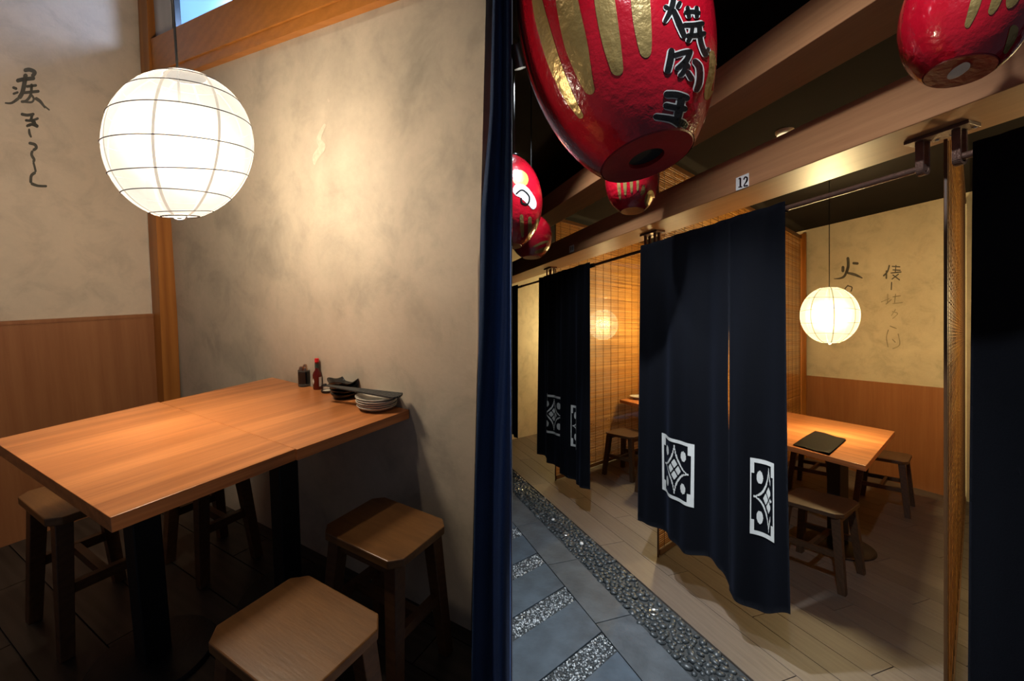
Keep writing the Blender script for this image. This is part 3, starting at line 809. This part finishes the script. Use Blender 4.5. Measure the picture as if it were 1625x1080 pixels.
# fine pebbles in the cross strips
bmr = NB(); ico = [(0, 0, 1), (1, 0, 0), (0, 1, 0), (-1, 0, 0), (0, -1, 0), (0, 0, -.4)]
for k in range(-1, 7):
    y0, y1 = strip_line(k)
    for i in range(2300):
        q = cross(rnd.uniform(y0 + .004, y1 - .004), rnd.uniform(.004, 1.6))
        if q.x < .006: continue
        r_ = rnd.uniform(.0045, .0075)
        Mx = Matrix.Translation((q.x, q.y, -.010)) @ Euler((rnd.uniform(-.5, .5), rnd.uniform(-.5, .5), rnd.uniform(0, 6))).to_matrix().to_4x4()
        vv = [bmr.verts.new(Mx @ Vector((x * r_ * 1.3, y * r_, z * r_))) for x, y, z in ico]
        for f_ in ((0, 1, 2), (0, 2, 3), (0, 3, 4), (0, 4, 1), (5, 2, 1), (5, 3, 2), (5, 4, 3), (5, 1, 4)): bmr.faces.new([vv[j] for j in f_])
o = obj('gravel_strip', bmr, 'pebble_fine', fs, True); o.matrix_parent_inverse = fs.matrix_world.inverted(); o['kind'] = 'stuff'
for i, l_ in enumerate(LIGHTS):
    t = thing('floor_light', ('round steel floor light sunk in the near pebbles', 'round steel floor light sunk in the pebbles halfway along', 'round steel floor light at the far end of the pebble strip')[i], 'floor light', M_R, (l_.x, l_.y, -.02), 0, 'floor lights in the pebble strip')
    bm = NB(); lathe(bm, [(.016, 0), (.026, 0), (.026, .022), (.023, .025), (.018, .022), (.016, .015)], 28); obj('ring', bm, 'steel', t, True, angle=35)
    bm = NB(); lathe(bm, [(0, 0), (.0158, 0), (.0158, .012), (0, .016)], 24); obj('lens', bm, 'glassy', t, True)
for i, (px_, py_) in enumerate(((923, 863), (878, 825))):
    l_ = uR(px_, py_, 0); bm = pebble_mesh(40 + i)
    for v_ in bm.verts: v_.co *= .034
    o = obj('white_stone', bm, 'white_stone', None, True, M=Matrix.Translation((l_.x, l_.y, .004)))
    tag(o, ('pale stone lying on the dark pebbles nearer the curtain', 'pale stone lying on the dark pebbles farther away')[i], 'stone')

# ------------------------------------------------------------------ beams
ZB = 2.17
def beam(n, s0, s1, z0, z1, label):
    return rprism('trim_%d' % n, [RQ(-2.6, SP(s0)), RQ(4.0, SP(s0)), RQ(4.0, SP(s1)), RQ(-2.6, SP(s1))], z0, z1, 'beam_r', label=label, bev=.003)
beam1 = beam(10, 1.773, 2.046, ZB, 2.337, 'long wooden beam above the curtains carrying the number plates')
beam2 = beam(11, 1.472, 1.70, 2.45, 2.59, 'upper wooden beam running parallel over the corridor')

# ------------------------------------------------------------------ bamboo screens
def screen(a, b0, b1, label, z1=2.70):
    A, B = RP(a, b0), RP(a, b1); L_ = (B - A).length
    t = thing('bamboo_screen', label, 'screen', M_R, (A.x, A.y, 0), math.atan2((B - A).y, (B - A).x), 'bamboo screens between the booths')
    bm = NB(); rn = random.Random(int(a * 100))
    z = .055
    while z < z1 - .03:
        h_ = rn.uniform(.009, .012); yy = rn.uniform(-.001, .001)
        box(bm, (.02, -.0018 + yy, z), (L_ - .004, .0018 + yy, z + h_)); z += h_ + rn.uniform(.002, .0052)
    o = obj('slat_screen', bm, 'bamboo', t); o['kind'] = 'stuff'
    bm = NB(); x = .09
    while x < L_ - .03:
        for s_ in (-1, 1): box(bm, (x - .0012, s_ * .0045 - .001, .05), (x + .0012, s_ * .0045 + .001, z1 - .02))
        x += .15
    o = obj('threads', bm, 'thread', t); o['kind'] = 'stuff'
    bm = NB(); box(bm, (.008, -.005, 0), (.02, .005, z1)); obj('stile', bm, 'bamboo_frame', t, bevel=.002)
    bm = NB(); box(bm, (.02, -.010, .012), (L_, .010, .05)); obj('bottom_rail', bm, 'bamboo_frame', t, bevel=.002)
    bm = NB(); box(bm, (.02, -.010, z1 - .035), (L_, .010, z1)); obj('top_rail', bm, 'bamboo_frame', t, bevel=.002)
    return t
screen(-1.50, .075, BACK - .03, 'bamboo screen seen edge-on at the right of booth twelve')
screen(0.0, .065, BACK - .07, 'bamboo screen mostly hidden behind the large double curtain')
screen(1.6, .065, BACK - .03, 'bamboo screen of the middle booth with a lantern glowing through')

# ------------------------------------------------------------------ rods, brackets, number plates
ZR = 2.07
def rod(a0, a1, label):
    A, B = RQ(a0, 0), RQ(a1, 0); bm = NB()
    tube(bm, [(A.x, A.y, ZR), (B.x, B.y, ZR)], .0115, 14)
    tag(obj('curtain_rod', bm, 'bronze', None, True, angle=40), label, 'rod', 'curtain rods under the long beam')
rod(-1.45, -.04, 'brown curtain rod holding the large double curtain')
rod(.04, 1.56, 'brown curtain rod of the middle booth')
rod(1.64, 2.70, 'brown curtain rod of the farthest booth')
rod(-2.35, -1.53, 'brown curtain rod holding the navy curtain at the right edge')
def bracket(a, label):
    A = RQ(a, 0); t = thing('rod_bracket', label, 'bracket', M_R, (A.x, A.y, 0), ROTD1, 'rod brackets under the long beam')
    bm = NB(); box(bm, (-.085, -.035, ZB - .012), (.085, .035, ZB)); obj('plate', bm, 'bronze', t, bevel=.002)
    for s_ in (-1, 1):
        bm = NB(); x = s_ * .048
        box(bm, (x - .011, -.020, ZR - .006), (x + .011, -.0125, ZB - .012)); box(bm, (x - .011, .0125, ZR - .006), (x + .011, .020, ZB - .012))
        pts = [(x, .0163 * math.cos(q), ZR - .006 - .016 * math.sin(q)) for q in [math.pi * i / 10 for i in range(11)]]
        for p_, q_ in zip(pts, pts[1:]): bar(bm, p_, q_, .0042, up=Vector((1, 0, 0)), d=2.6)
        obj('hook', bm, 'bronze', t)
    for x in (-.075, -.02, .02, .075):
        bm = NB(); lathe(bm, [(0, ZB - .016), (.005, ZB - .016), (.006, ZB - .0125), (0, ZB - .0125)], 12, Matrix.Translation((x, -.022, 0))); obj('screw', bm, 'steel', t, True, angle=40)
bracket(-1.49, 'bronze rod bracket with two hooks nearest the camera')
bracket(0.0, 'bronze rod bracket at the left corner of the large double curtain')
bracket(1.6, 'small bronze rod bracket above the farther curtain')
bpy.context.view_layer.update()
bb = world_bvh(beam1)
def plate(px_, py_, w_, h_, label, strokes):
    d = ray(px_, py_).normalized(); hit = bb.ray_cast(CAM, d)[0]
    Mx = Matrix.Translation(hit) @ Matrix.Rotation(ROTD1, 4, 'Z')
    side = 1 if (Matrix.Rotation(ROTD1, 3, 'Z') @ Vector((0, 1, 0))).dot(Vector((nin.x, nin.y, 0))) < 0 else -1
    t = tag(bpy.data.objects.new('number_plate', None), label, 'sign', 'number plates on the beam'); C.objects.link(t); t.matrix_world = Mx
    bm = NB(); y0 = side * .0006; y1 = side * .004
    box(bm, (-w_ / 2, min(y0, y1), -h_ / 2), (w_ / 2, max(y0, y1), h_ / 2)); o = obj('plate_face', bm, 'sign_white', t)
    bpy.context.view_layer.update()
    bo = world_bvh(o)
    for st in strokes: paint('digit', st, bo, .0006, 'black_paint', t, step=.4, across=1)
z1_ = ((800, 0), 3.0)
plate(1178.5, 289, .068, .060, 'white number plate reading 12 on the long beam', [
    [S(*z1_, (1125, 846), (1125, 891), w=8), S(*z1_, (1116, 853), (1126, 845), w=5), S(*z1_, (1115, 891), (1135, 889), w=5)],
    [S(*z1_, (1141, 856, 6), (1147, 843, 6), (1157, 846, 8), (1156, 860, 9), (1147, 874, 6), (1141, 885, 5)), S(*z1_, (1140, 886), (1162, 882), w=7)]])
plate(907.5, 394.5, .075, .056, 'small number plate on the long beam above the farther curtain', [
    [S((0, 0), 1, (906.2, 391.5), (906.2, 397.5), w=1)], [S((0, 0), 1, (909, 391), (909, 397), w=1)]])

# ------------------------------------------------------------------ noren curtains
def emblem(x, y):
    ax, ay = abs(x), abs(y); m_ = max(ax, ay)
    if m_ > 1: return False
    if m_ > .90: return True
    if ax > .76 and ay > .60: return True
    if ay > .76 and ax > .76: return True
    if (ax - .50) ** 2 + (ay - .52) ** 2 < .165 ** 2: return True
    if ax + ay < .34: return not (abs(x - y) < .035 or abs(x + y) < .035)
    g_ = ax ** .58 + ay ** .58
    return abs(g_ - .84 ** .58) < .055 and m_ < .84
def noren(label, a0, a1, hem, slit, emblems, folds, amp, pz=-.05, zt=2.082, seed=1, nv=54, gap=.0065, slit_z=1.54):
    A, B = RQ(a0, pz), RQ(a1, pz); L_ = (B - A).length; ux = (B - A).normalized(); un = Vector((-nin.x, -nin.y))
    t = thing('noren_curtain', label, 'curtain', M_R, (A.x, A.y, 0), 0, 'navy booth curtains')
    rn = random.Random(seed); ph = [rn.uniform(0, 6.28) for _ in range(6)]
    def hemz(u):
        for (u0, z0), (u1, z1_) in zip(hem, hem[1:]):
            if u0 <= u <= u1:
                q = (u - u0) / (u1 - u0); q = q * q * (3 - 2 * q); return z0 + (z1_ - z0) * q
        return hem[-1][1]
    def P(u, z, off=0.0):
        v = (zt - z) / (zt - .25)
        d_ = amp * (.22 + .78 * min(v, 1.1)) * (math.sin(2 * math.pi * folds * u + ph[0] + .5 * math.sin(2.2 * v + ph[1])) + .45 * math.sin(2 * math.pi * folds * 2.3 * u + ph[2] + v))
        d_ += .012 * v * math.sin(3 * u + ph[3]); d_ += .003 * math.sin(60 * u) * max(0, 1 - v * 6)
        sh = .010 * v * math.sin(2 * math.pi * folds * u + ph[0] + 1.4)
        q = ux * (u * L_ + sh) + un * (d_ + off + .020)
        return Vector((q.x, q.y, z))
    parts = [(0, slit), (slit, 1)] if slit else [(0, 1)]
    for k, (u0, u1) in enumerate(parts):
        bm = NB(); nu = max(10, int(96 * (u1 - u0))); g_ = []
        for j in range(nv + 1):
            r_ = []
            for i in range(nu + 1):
                f_ = i / nu; u = u0 + (u1 - u0) * f_; z = zt + (hemz(u) - zt) * j / nv
                du = 0
                if slit and z < slit_z:
                    q = (slit_z - z) / slit_z; op = gap * math.sin(min(1, q / .36) ** 1.3 * math.pi * .97) if q < .36 else -.006 * min(1, (q - .36) * 5)
                    if k == 0: du = -op * f_ ** 6
                    else: du = op * (1 - f_) ** 6
                pt = P(u + du, z, (.004 if k else 0) * min(1, max(0, (slit_z - z) * 4)) * (1 - f_) ** 4 if slit else 0); r_.append(bm.verts.new(pt))
            g_.append(r_)
        for R0, R1 in zip(g_, g_[1:]):
            for i in range(nu): bm.faces.new((R0[i], R0[i + 1], R1[i + 1], R1[i]))
        bmesh.ops.solidify(bm, geom=bm.faces[:], thickness=.0016)
        o = obj('cloth_panel', bm, 'navy_r', t, True)
        for (eu, ez, ew, eh, remap) in emblems:
            if not (u0 <= eu < u1): continue
            bm = NB(); N_ = 72; vc = {}
            def vert(i, j):
                if (i, j) not in vc:
                    u = eu + (i / N_ - .5) * ew / L_; z = ez + (j / N_ - .5) * eh
                    vc[i, j] = bm.verts.new(P(min(max(u, u0), u1), z, .0035))
                return vc[i, j]
            for i in range(N_):
                for j in range(N_):
                    x = 2 * (i + .5) / N_ - 1; y = 2 * (j + .5) / N_ - 1
                    if remap: x = remap(x)
                    if emblem(x, y): bm.faces.new((vert(i, j), vert(i + 1, j), vert(i + 1, j + 1), vert(i, j + 1)))
            obj('crest_print', bm, 'white_print', o)
    for k in range(7):
        c_ = ux * (L_ * (k + .5) / 7); h2 = ux * (L_ * .028)
        if min(abs(a0 + (a1 - a0) * (k + .5) / 7 - ab) for ab in (-1.49, 0, 1.6)) < .105: continue
        bm = NB()
        ring = [(-.0175 * math.cos(s_), ZR + .0175 * math.sin(s_)) for s_ in [2 * math.pi * i / 12 for i in range(12)]]
        rows = []
        for e in (-1, 1):
            rows.append([bm.verts.new(Vector((c_.x + h2.x * e + nin.x * (x + pz * -1), c_.y + h2.y * e + nin.y * (x + pz * -1), zz))) for x, zz in ring])
        for i in range(12): bm.faces.new((rows[0][i], rows[0][(i + 1) % 12], rows[1][(i + 1) % 12], rows[1][i]))
        obj('hanging_loop', bm, 'navy_r', t, True)
    return t
half = lambda x: (-.95 + (x + 1) * .66) if x < .62 else (.72 + (x - .62) * .75)
noren('large navy double curtain with two white crests and a central slit', .02, -.99, [(0, .28), (.3, .29), (.44, .27), (.58, .30), (.64, .285), (.72, .21), (.88, .20), (1, .27)], .705,
      [(.335, .715, .30, .35, None), (.888, .735, .108, .36, half)], 2.6, .026, seed=4)
noren('navy double curtain with small white crests on the middle booth', 1.73, .70, [(0, .26), (.4, .25), (.7, .23), (1, .24)], .68, [(.35, .73, .34, .37, None), (.76, .70, .13, .36, half)], 3.2, .026, seed=9, gap=.002)
noren('dark navy curtain of the farthest booth beside the partition', 2.70, 2.36, [(0, .27), (1, .27)], None, [], 1.6, .012, seed=3)
noren('dark navy curtain filling the right edge beside the bamboo screen', -1.60, -2.30, [(0, .12), (1, .12)], None, [], 2.2, .012, seed=12)

# ------------------------------------------------------------------ red papier-mache lanterns
def daruma(label, px_, py_, Y, tx, ty, R_, a_, disc, decals, zceil, hole=True, cut=False, group='red lanterns hanging over the corridor'):
    c = CAM + ray(px_, py_) * Y
    wv = Vector((math.tan(tx), math.tan(ty), 1)).normalized()
    rot = Vector((0, 0, 1)).rotation_difference(wv).to_matrix().to_4x4()
    zt = math.sqrt(1 - (disc / R_) ** 2) * a_
    t = thing('red_lantern', label, 'lantern', M_R, tuple(c), rot=rot, group=group)
    Mw = t.matrix_world.copy(); Mi = Mw.inverted()
    def trim(bm):
        if cut:
            n = Mi.to_3x3() @ Vector((1, 0, 0)); p_ = Mi @ Vector((.003, 0, 0))
            r = bmesh.ops.bisect_plane(bm, geom=bm.verts[:] + bm.edges[:] + bm.faces[:], plane_co=p_, plane_no=n, clear_inner=True)
    th1 = math.acos(-zt / a_)
    prof = [(R_ * math.sin(th1 * i / 36), a_ * math.cos(th1 * i / 36)) for i in range(37)]
    bm = NB(); lathe(bm, prof, 56); trim(bm); body = obj('body', bm, 'red_gloss', t, True)
    h_ = disc * .38 if hole else 0.0
    bm = NB(); lathe(bm, [(h_, -zt + .012), (h_, -zt - .002), (disc * .96, -zt - .002), (disc * 1.005, -zt + .004)], 48); trim(bm)
    if hole is False:
        bm.free(); bm = NB(); lathe(bm, [(0, -zt - .002), (disc * .96, -zt - .002), (disc * 1.005, -zt + .004)], 48); trim(bm)
    bd = obj('bottom_disc', bm, 'red_flat', t, True, angle=40)
    if hole:
        bm = NB(); lathe(bm, [(0, -zt + .010), (h_ * 1.02, -zt + .010)], 32); trim(bm); obj('hole_shadow', bm, 'dark_wall', t)
    # hanging hook and cord up to the ceiling
    if zceil:
        top = Mw @ Vector((0, 0, a_)); q = Mi @ Vector((max(top.x, .012) if cut else top.x, top.y, zceil))
        if q.z > a_ - .001:
            bm = NB(); tube(bm, [Mi @ Vector((max(top.x, .012) if cut else top.x, top.y, top.z - .004)), q], .004, 6); obj('cord', bm, 'cord_black', t, True)
            bm = NB(); tt = Mi @ Vector((max(top.x, .02) if cut else top.x, top.y, top.z)); lathe(bm, [(0, -.002), (.02, 0), (.016, .012), (0, .016)], 16, Matrix.Translation(tt)); obj('cap', bm, 'black_paint', t, True)
    bpy.context.view_layer.update()
    vv = [Mw @ v_.co for v_ in body.data.vertices] ; bv = BVHTree.FromPolygons(vv, [tuple(p_.vertices) for p_ in body.data.polygons])
    vd = [Mw @ v_.co for v_ in bd.data.vertices]; bvd = BVHTree.FromPolygons(vd, [tuple(p_.vertices) for p_ in bd.data.polygons])
    for nm, strokes, mat, off, grow in decals:
        if nm.startswith('sticker'): paint(nm, strokes, bvd, off, mat, t, grow, 2.0, 3)
        else: paint(nm, strokes, bv, off, mat, t, grow, 2.0, 4)
    return t
z = ((800, 0), 3.0)
gold = [[S(*z, (150, -40, 44), (180, 100, 58), (240, 300, 60), (310, 460, 46), (372, 562, 24))], [S(*z, (290, -60, 100), (310, 60, 108), (345, 220, 108), (390, 380, 66), (418, 448, 40))],
        [S(*z, (470, -60, 96), (490, 80, 96), (515, 220, 84), (545, 360, 52))], [S(*z, (645, -60, 92), (655, 80, 88), (668, 200, 70), (676, 275, 44))],
        [S(*z, (985, 240, 22), (992, 330, 40), (975, 420, 44), (960, 475, 20))], [S(*z, (1028, 360, 18), (1010, 470, 34), (985, 560, 34), (960, 612, 16))]]
kan = [S(*z, (757, 450), (820, 452), (880, 472), w=30), S(*z, (755, 500), (810, 512), (870, 520), w=28), S(*z, (842, 462), (832, 520), (820, 572), w=36), S(*z, (708, 554, 26), (790, 566, 30), (845, 592, 44), (862, 612, 36)),
       S(*z, (795, 230, 26), (790, 280, 32), (773, 352, 28)), S(*z, (800, 268), (850, 252), (888, 246), w=22), S(*z, (895, 285, 24), (925, 320, 30), (925, 390, 30), (906, 440, 22)),
       S(*z, (888, 236, 22), (862, 290, 26), (812, 334, 20)), S(*z, (850, 290), (880, 326), w=22), S(*z, (868, 312, 20), (845, 350, 22), (826, 366, 18)), S(*z, (866, 336, 22), (896, 386, 26)),
       S(*z, (758, 112, 14), (784, 66, 24), (800, 20, 26), (806, -30, 22)), S(*z, (800, 44, 22), (832, 118, 30), (858, 184, 22)), S(*z, (758, 30), (782, 46), w=20), S(*z, (838, 8), (818, 44), w=20),
       S(*z, (852, 64), (892, 58), (932, 66), w=20), S(*z, (868, 30), (878, 92), w=20), S(*z, (912, 30), (914, 92), w=20), S(*z, (846, 122), (900, 120), (950, 112), w=22),
       S(*z, (862, 172), (910, 170), (958, 158), w=22), S(*z, (893, 126), (886, 170), (868, 206), w=20), S(*z, (925, 122), (930, 190), (945, 240), (962, 272), w=24), S(*z, (964, 250), (968, 226), w=18)]
daruma('huge red lantern with gold stripes and black brush characters at top centre', 969, 46, 1.25, -.208, .15, .263, .475, .128,
       [('gold_stripe', g_, 'gold', .0012, 0) for g_ in gold] + [('character_outline', kan, 'silver_paint', .0018, 4.2), ('character', kan, 'black_paint', .0026, 0)], 3.05)
gs = [[S(*z, (543, 835, 14), (548, 900, 16), (553, 952, 8))], [S(*z, (573, 830, 14), (576, 890, 16), (577, 930, 8))], [S(*z, (603, 830, 14), (606, 880, 14), (607, 918, 8))], [S(*z, (634, 840, 12), (636, 880, 12), (634, 908, 8))],
      [S(*z, (700, 905, 22), (692, 945, 46), (680, 985, 24))], [S(*z, (665, 880, 12), (660, 912, 20), (650, 930, 8))]]
daruma('small red lantern with gold stripes hanging just behind the huge one', 1003, 285, 2.3, .01, .07, .141, .19, .062, [('gold_stripe', g_, 'gold', .0012, 0) for g_ in gs], 3.05, hole=False)
z = ((1205, 0), 3.0)
gt = [[S(*z, (1050, -60, 50), (1020, 40, 46), (985, 132, 24))], [S(*z, (1150, -60, 50), (1120, 20, 42), (1095, 70, 24))], [S(*z, (1215, 120, 40), (1200, 180, 40), (1165, 255, 16))], [S(*z, (1225, -60, 60), (1200, 0, 56), (1180, 40, 20))]]
daruma('red lantern with a pale sticker on its base at the top right corner', 1537, 10, .95, .16, .02, .118, .172, .060,
       [('gold_stripe', g_, 'gold', .001, 0) for g_ in gt] + [('sticker', [S(*z, (895, 370, 18), (935, 345, 44), (985, 312, 40), (1003, 300, 20))], 'white_paint', .001, 0)], 3.05, hole=False)
z = ((800, 0), 3.0)
da = [('face_patch', [S(*z, (42, 830, 70), (80, 850, 70), (105, 880, 40))], 'orange_paint', .001, 0), ('face_patch', [S(*z, (42, 905, 60), (85, 910, 60), (130, 960, 44), (140, 995, 20))], 'white_paint', .0014, 0),
      ('face_line', [S(*z, (55, 925), (85, 905), (118, 935), (112, 970), (85, 965), (80, 940), w=8)], 'black_paint', .002, 0), ('face_patch', [S(*z, (42, 840, 30), (62, 850, 30))], 'blue_paint', .0016, 0),
      ('gold_stripe', [S(*z, (82, 1020, 16), (85, 1080, 18), (88, 1130, 10))], 'gold', .001, 0), ('gold_stripe', [S(*z, (122, 1030, 16), (122, 1080, 18), (118, 1140, 10))], 'gold', .001, 0), ('gold_stripe', [S(*z, (158, 1040, 10), (155, 1090, 12), (148, 1130, 6))], 'gold', .001, 0)]
daruma('red lantern with a painted face half hidden at the left partition', 806, 322, 2.3, 0, .05, .185, .255, .075, da, 3.05, hole=False, cut=True)
z = ((805, 360), 2.456)
db = [('gold_stripe', [S(*z, (60, 60, 14), (80, 30, 26), (110, 0, 24))], 'gold', .001, 0), ('gold_stripe', [S(*z, (108, 100, 10), (135, 90, 16), (160, 78, 10))], 'gold', .001, 0), ('gold_stripe', [S(*z, (100, 78, 6), (135, 62, 10), (160, 55, 6))], 'gold', .001, 0)]
daruma('small dark red lantern low at the left partition', 843, 376, 2.65, 0, .05, .128, .14, .055, db, 3.05, hole=False)

# ------------------------------------------------------------------ booth furniture
def rtable(label, a0, a1, b0, b1, ped, br, group, z=.72):
    return table('dining_table', label, M_R, [RP(a1, b0), RP(a0, b0), RP(a0, b1), RP(a1, b1)], z, .034, tuple(ped), 0, br, group, ped_w=.045)
pd = uR(1326, 872, 0)
rtable('wooden table with a black menu in booth twelve', -1.095, -.08, 1.09, 2.42, (pd.x + .06, pd.y + .06), .215, 'booth tables')
rtable('wooden table of the middle booth seen past the curtain', .35, 1.56, 1.2, 2.4, RP(.95, 1.8), .215, 'booth tables')
gR = 'dark stools in the booths'
sd = math.atan2(d2.y, d2.x)
def rstool(label, p_, rz, sx=.36, sy=.34): return stool(label, M_R, (p_[0], p_[1], 0), rz, sx, sy, .45, .035, gR, 'stool_r', 'stool_r', splay=.04, legw=.021)
q = uR(1300, 793, .45)
rstool('brown stool nearest the camera in front of the booth table', (q.x, q.y), sd - .1)
rstool('dark stool behind the far end of the booth table', RP(-.98, 2.72), sd)
rstool('dark stool under the booth table beyond the pedestal', RP(-.42, 2.55), sd)
q = uR(985, 690, .45)
rstool('small brown stool beside the table of the middle booth', RP(1.18, .96), sd)
rstool('dark stool farther back in the middle booth', RP(.62, .98), sd)
# black menu on the table
t = thing('menu_folder', 'black glossy menu folder lying on the near table corner', 'menu', M_R, (0, 0, 0), 0)
cs = [uR(1258, 706, .722), uR(1316, 722, .722), uR(1343, 698, .722), uR(1294, 684, .722)]
cc = sum(cs, Vector()) / 4
t.matrix_world = Matrix.Translation((cc.x, cc.y, .7205))
for k in range(2):
    bm = NB(); n_ = 10; g_ = []
    for i in range(n_ + 1):
        r_ = []
        for j in range(n_ + 1):
            u, v_ = i / n_, j / n_
            p_ = cs[0].lerp(cs[1], u).lerp(cs[3].lerp(cs[2], u), v_) - cc
            lift = .0025 + k * (.004 + .010 * max(0, u - .55) * (1.2 - v_) + .004 * math.sin(5 * u + 3 * v_) ** 2)
            r_.append(bm.verts.new((p_.x, p_.y, lift)))
        g_.append(r_)
    for A, B in zip(g_, g_[1:]):
        for i in range(n_): bm.faces.new((A[i], A[i + 1], B[i + 1], B[i]))
    bmesh.ops.solidify(bm, geom=bm.faces[:], thickness=.0018)
    obj('cover' if k else 'back_cover', bm, 'menu_black', t, True)
# middle booth: menu, dish, small pot
def tilted_slab(name, label, cat, quad, z, th, mat):
    c_ = sum(quad, Vector((0, 0))) / 4; t = thing(name, label, cat, M_R, (c_.x, c_.y, z))
    bm = NB(); prism(bm, [tuple(q_ - c_) for q_ in quad], 0, th); obj('cover', bm, mat, t, bevel=.001)
    bm = NB(); prism(bm, [tuple((q_ - c_) * .97) for q_ in quad], th + .0002, th + .003); obj('pages', bm, mat, t)
tilted_slab('menu_folder', 'flat black menu on the table of the middle booth', 'menu', [RP(.85, 1.26), RP(1.22, 1.26), RP(1.22, 1.56), RP(.85, 1.56)], .7205, .004, 'menu_black')
q = RP(1.40, 1.50)
lathe_thing('white_plate', 'pale plate on the table of the middle booth', 'plate', (q.x, q.y, .7205), [('plate_body', [(0, 0), (.09, 0), (.13, .03), (.135, .034), (.128, .034), (.09, .008), (0, .006)], 'bowl_white', {})], P=M_R)
q = RP(1.22, 1.85)
lathe_thing('black_bowl', 'black bowl beside the pale plate in the middle booth', 'bowl', (q.x, q.y, .7205), [('bowl_body', [(0, 0), (.06, 0), (.085, .03), (.09, .055), (.083, .055), (.075, .03), (0, .012)], 'black_ceramic', {})], P=M_R)
# lanterns of the booths
gl = 'round paper lanterns of the booths'
c = CAM + ray(1316, 500) * 3.33
paper_lantern('glowing paper globe lantern in front of the calligraphy in booth twelve', M_R, tuple(c), .222, .86, 'paper_r', 330, (1.0, .76, .36), 2.77, 6, gl, wob=.04)
c = CAM + ray(1072, 505) * 4.84
paper_lantern('paper globe lantern of the middle booth hidden behind the double curtain', M_R, tuple(c), .222, .92, 'paper_r', 330, (1.0, .72, .32), 2.77, 6, gl, wob=.04)
c = CAM + ray(957, 515) * 6.3
paper_lantern('paper globe lantern glowing through the bamboo screen', M_R, tuple(c), .225, .96, 'paper_r', 300, (1.0, .76, .36), 2.77, 6, gl, wob=.04)
q = RP(-2.33, 1.75)
paper_lantern('paper globe lantern of the nearest booth beyond the right edge', M_R, (q.x, q.y, 1.65), .222, .95, 'paper_r', 330, (1.0, .76, .36), 2.77, 6, gl, wob=.04)
# calligraphy on the back wall
bpy.context.view_layer.update()
bw = world_bvh(wb); z = ((1240, 280), 3.175)
fire = [S(*z, (335, 405), (337, 450), (326, 490), w=15), S(*z, (311, 450), (310, 482), w=15), S(*z, (358, 436), (390, 438), w=13), S(*z, (336, 455, 12), (320, 498, 12), (298, 512, 9), (264, 515, 3)), S(*z, (328, 484, 10), (370, 494, 14), (410, 512, 5))]
no = [S(*z, (338, 546), (320, 568), (336, 580), w=6), S(*z, (334, 550), (356, 558), (350, 580), w=6)]
paint('calligraphy', fire, bw, .0015, 'ink', wb, step=1, across=1); paint('calligraphy', no, bw, .0015, 'ink', wb, step=1, across=1)
c2 = [S(*z, (545, 445), (535, 478), (513, 502), w=8), S(*z, (530, 472), (529, 516), w=8), S(*z, (556, 452), (600, 455), w=6), S(*z, (560, 470), (602, 472), w=6), S(*z, (550, 486), (606, 480), w=6), S(*z, (592, 490), (556, 518), w=6), S(*z, (560, 494), (598, 522), w=6), S(*z, (578, 445), (574, 486), w=5), S(*z, (556, 530), (554, 572), w=6)]
paint('calligraphy', c2, bw, .0015, 'ink', wb, step=1, across=1)
c3 = [S(*z, (502, 632), (545, 614), w=5), S(*z, (536, 590), (535, 640), w=6), S(*z, (560, 606), (602, 600), w=5), S(*z, (576, 590), (570, 640), w=5), S(*z, (560, 640), (612, 634), w=5), S(*z, (556, 618), (526, 644), w=5)]
c4 = [S(*z, (558, 680), (586, 690), (560, 716), w=5), S(*z, (576, 668), (554, 702), w=4)]
c5 = [S(*z, (546, 752), (582, 766), w=5), S(*z, (540, 770), (530, 810), (538, 860), w=5), S(*z, (558, 818), (576, 836), w=5), S(*z, (588, 790), (596, 846), (560, 868), w=5)]
for q in (c3, c4, c5): paint('calligraphy', q, bw, .0015, 'ink_faint', wb, step=1, across=1)
# small lit lamp on the booth ceiling
q = uR(1245, 209, 2.765)
t = thing('ceiling_downlight', 'small round cream light on the dark ceiling above the beam', 'ceiling light', M_R, (q.x, q.y, 2.77))
bm = NB(); lathe(bm, [(0, -.03), (.035, -.028), (.05, -.012), (.052, 0), (0, 0)], 28); obj('housing', bm, 'sign_white', t, True, angle=50)
bm = NB(); lathe(bm, [(0, -.036), (.030, -.034), (.042, -.026), (0, -.026)], 24); obj('diffuser', bm, 'lamp_soft', t, True, angle=50)
# corridor spotlights
def spotlight(label, loc, aim, power, size=95, col=(.86, .93, 1.0), zc=3.05):
    dirv = (Vector(aim) - Vector(loc)).normalized()
    t = thing('ceiling_spotlight', label, 'spotlight', M_R, loc, rot=Vector((0, 0, -1)).rotation_difference(dirv).to_matrix().to_4x4(), group='corridor ceiling spotlights')
    bm = NB(); lathe(bm, [(0, .11), (.03, .11), (.033, .10), (.033, 0), (.031, 0), (.029, .02), (0, .02)], 24); obj('housing', bm, 'steel', t, True, angle=40)
    bm = NB(); lathe(bm, [(0, .0185), (.0288, .0185), (.0288, .0195), (0, .0195)], 20); obj('lens', bm, 'lamp_glow', t)
    Mi = t.matrix_world.inverted(); bm = NB(); tube(bm, [(0, 0, .10), Mi @ Vector((loc[0], loc[1], zc))], .007, 8); obj('stem', bm, 'steel', t, True)
    ld = bpy.data.lights.new('spot', 'SPOT'); ld.energy = power; ld.color = col; ld.spot_size = math.radians(size); ld.spot_blend = .6; ld.shadow_soft_size = .03
    lo = bpy.data.objects.new('spot', ld); C.objects.link(lo); lo.parent = t; lo.location = (0, 0, .012)
spotlight('bright ceiling spotlight beside the huge red lantern', (.045, 2.26, 2.90), (.8, 3.4, 0), 75, 80)
spotlight('ceiling spotlight over the near end of the corridor', (.30, .45, 2.92), (1.15, 2.1, .9), 130, 66)
spotlight('ceiling spotlight pointing down at the pebble strip', (.30, 1.80, 2.93), (.42, 2.05, 0), 330, 82)
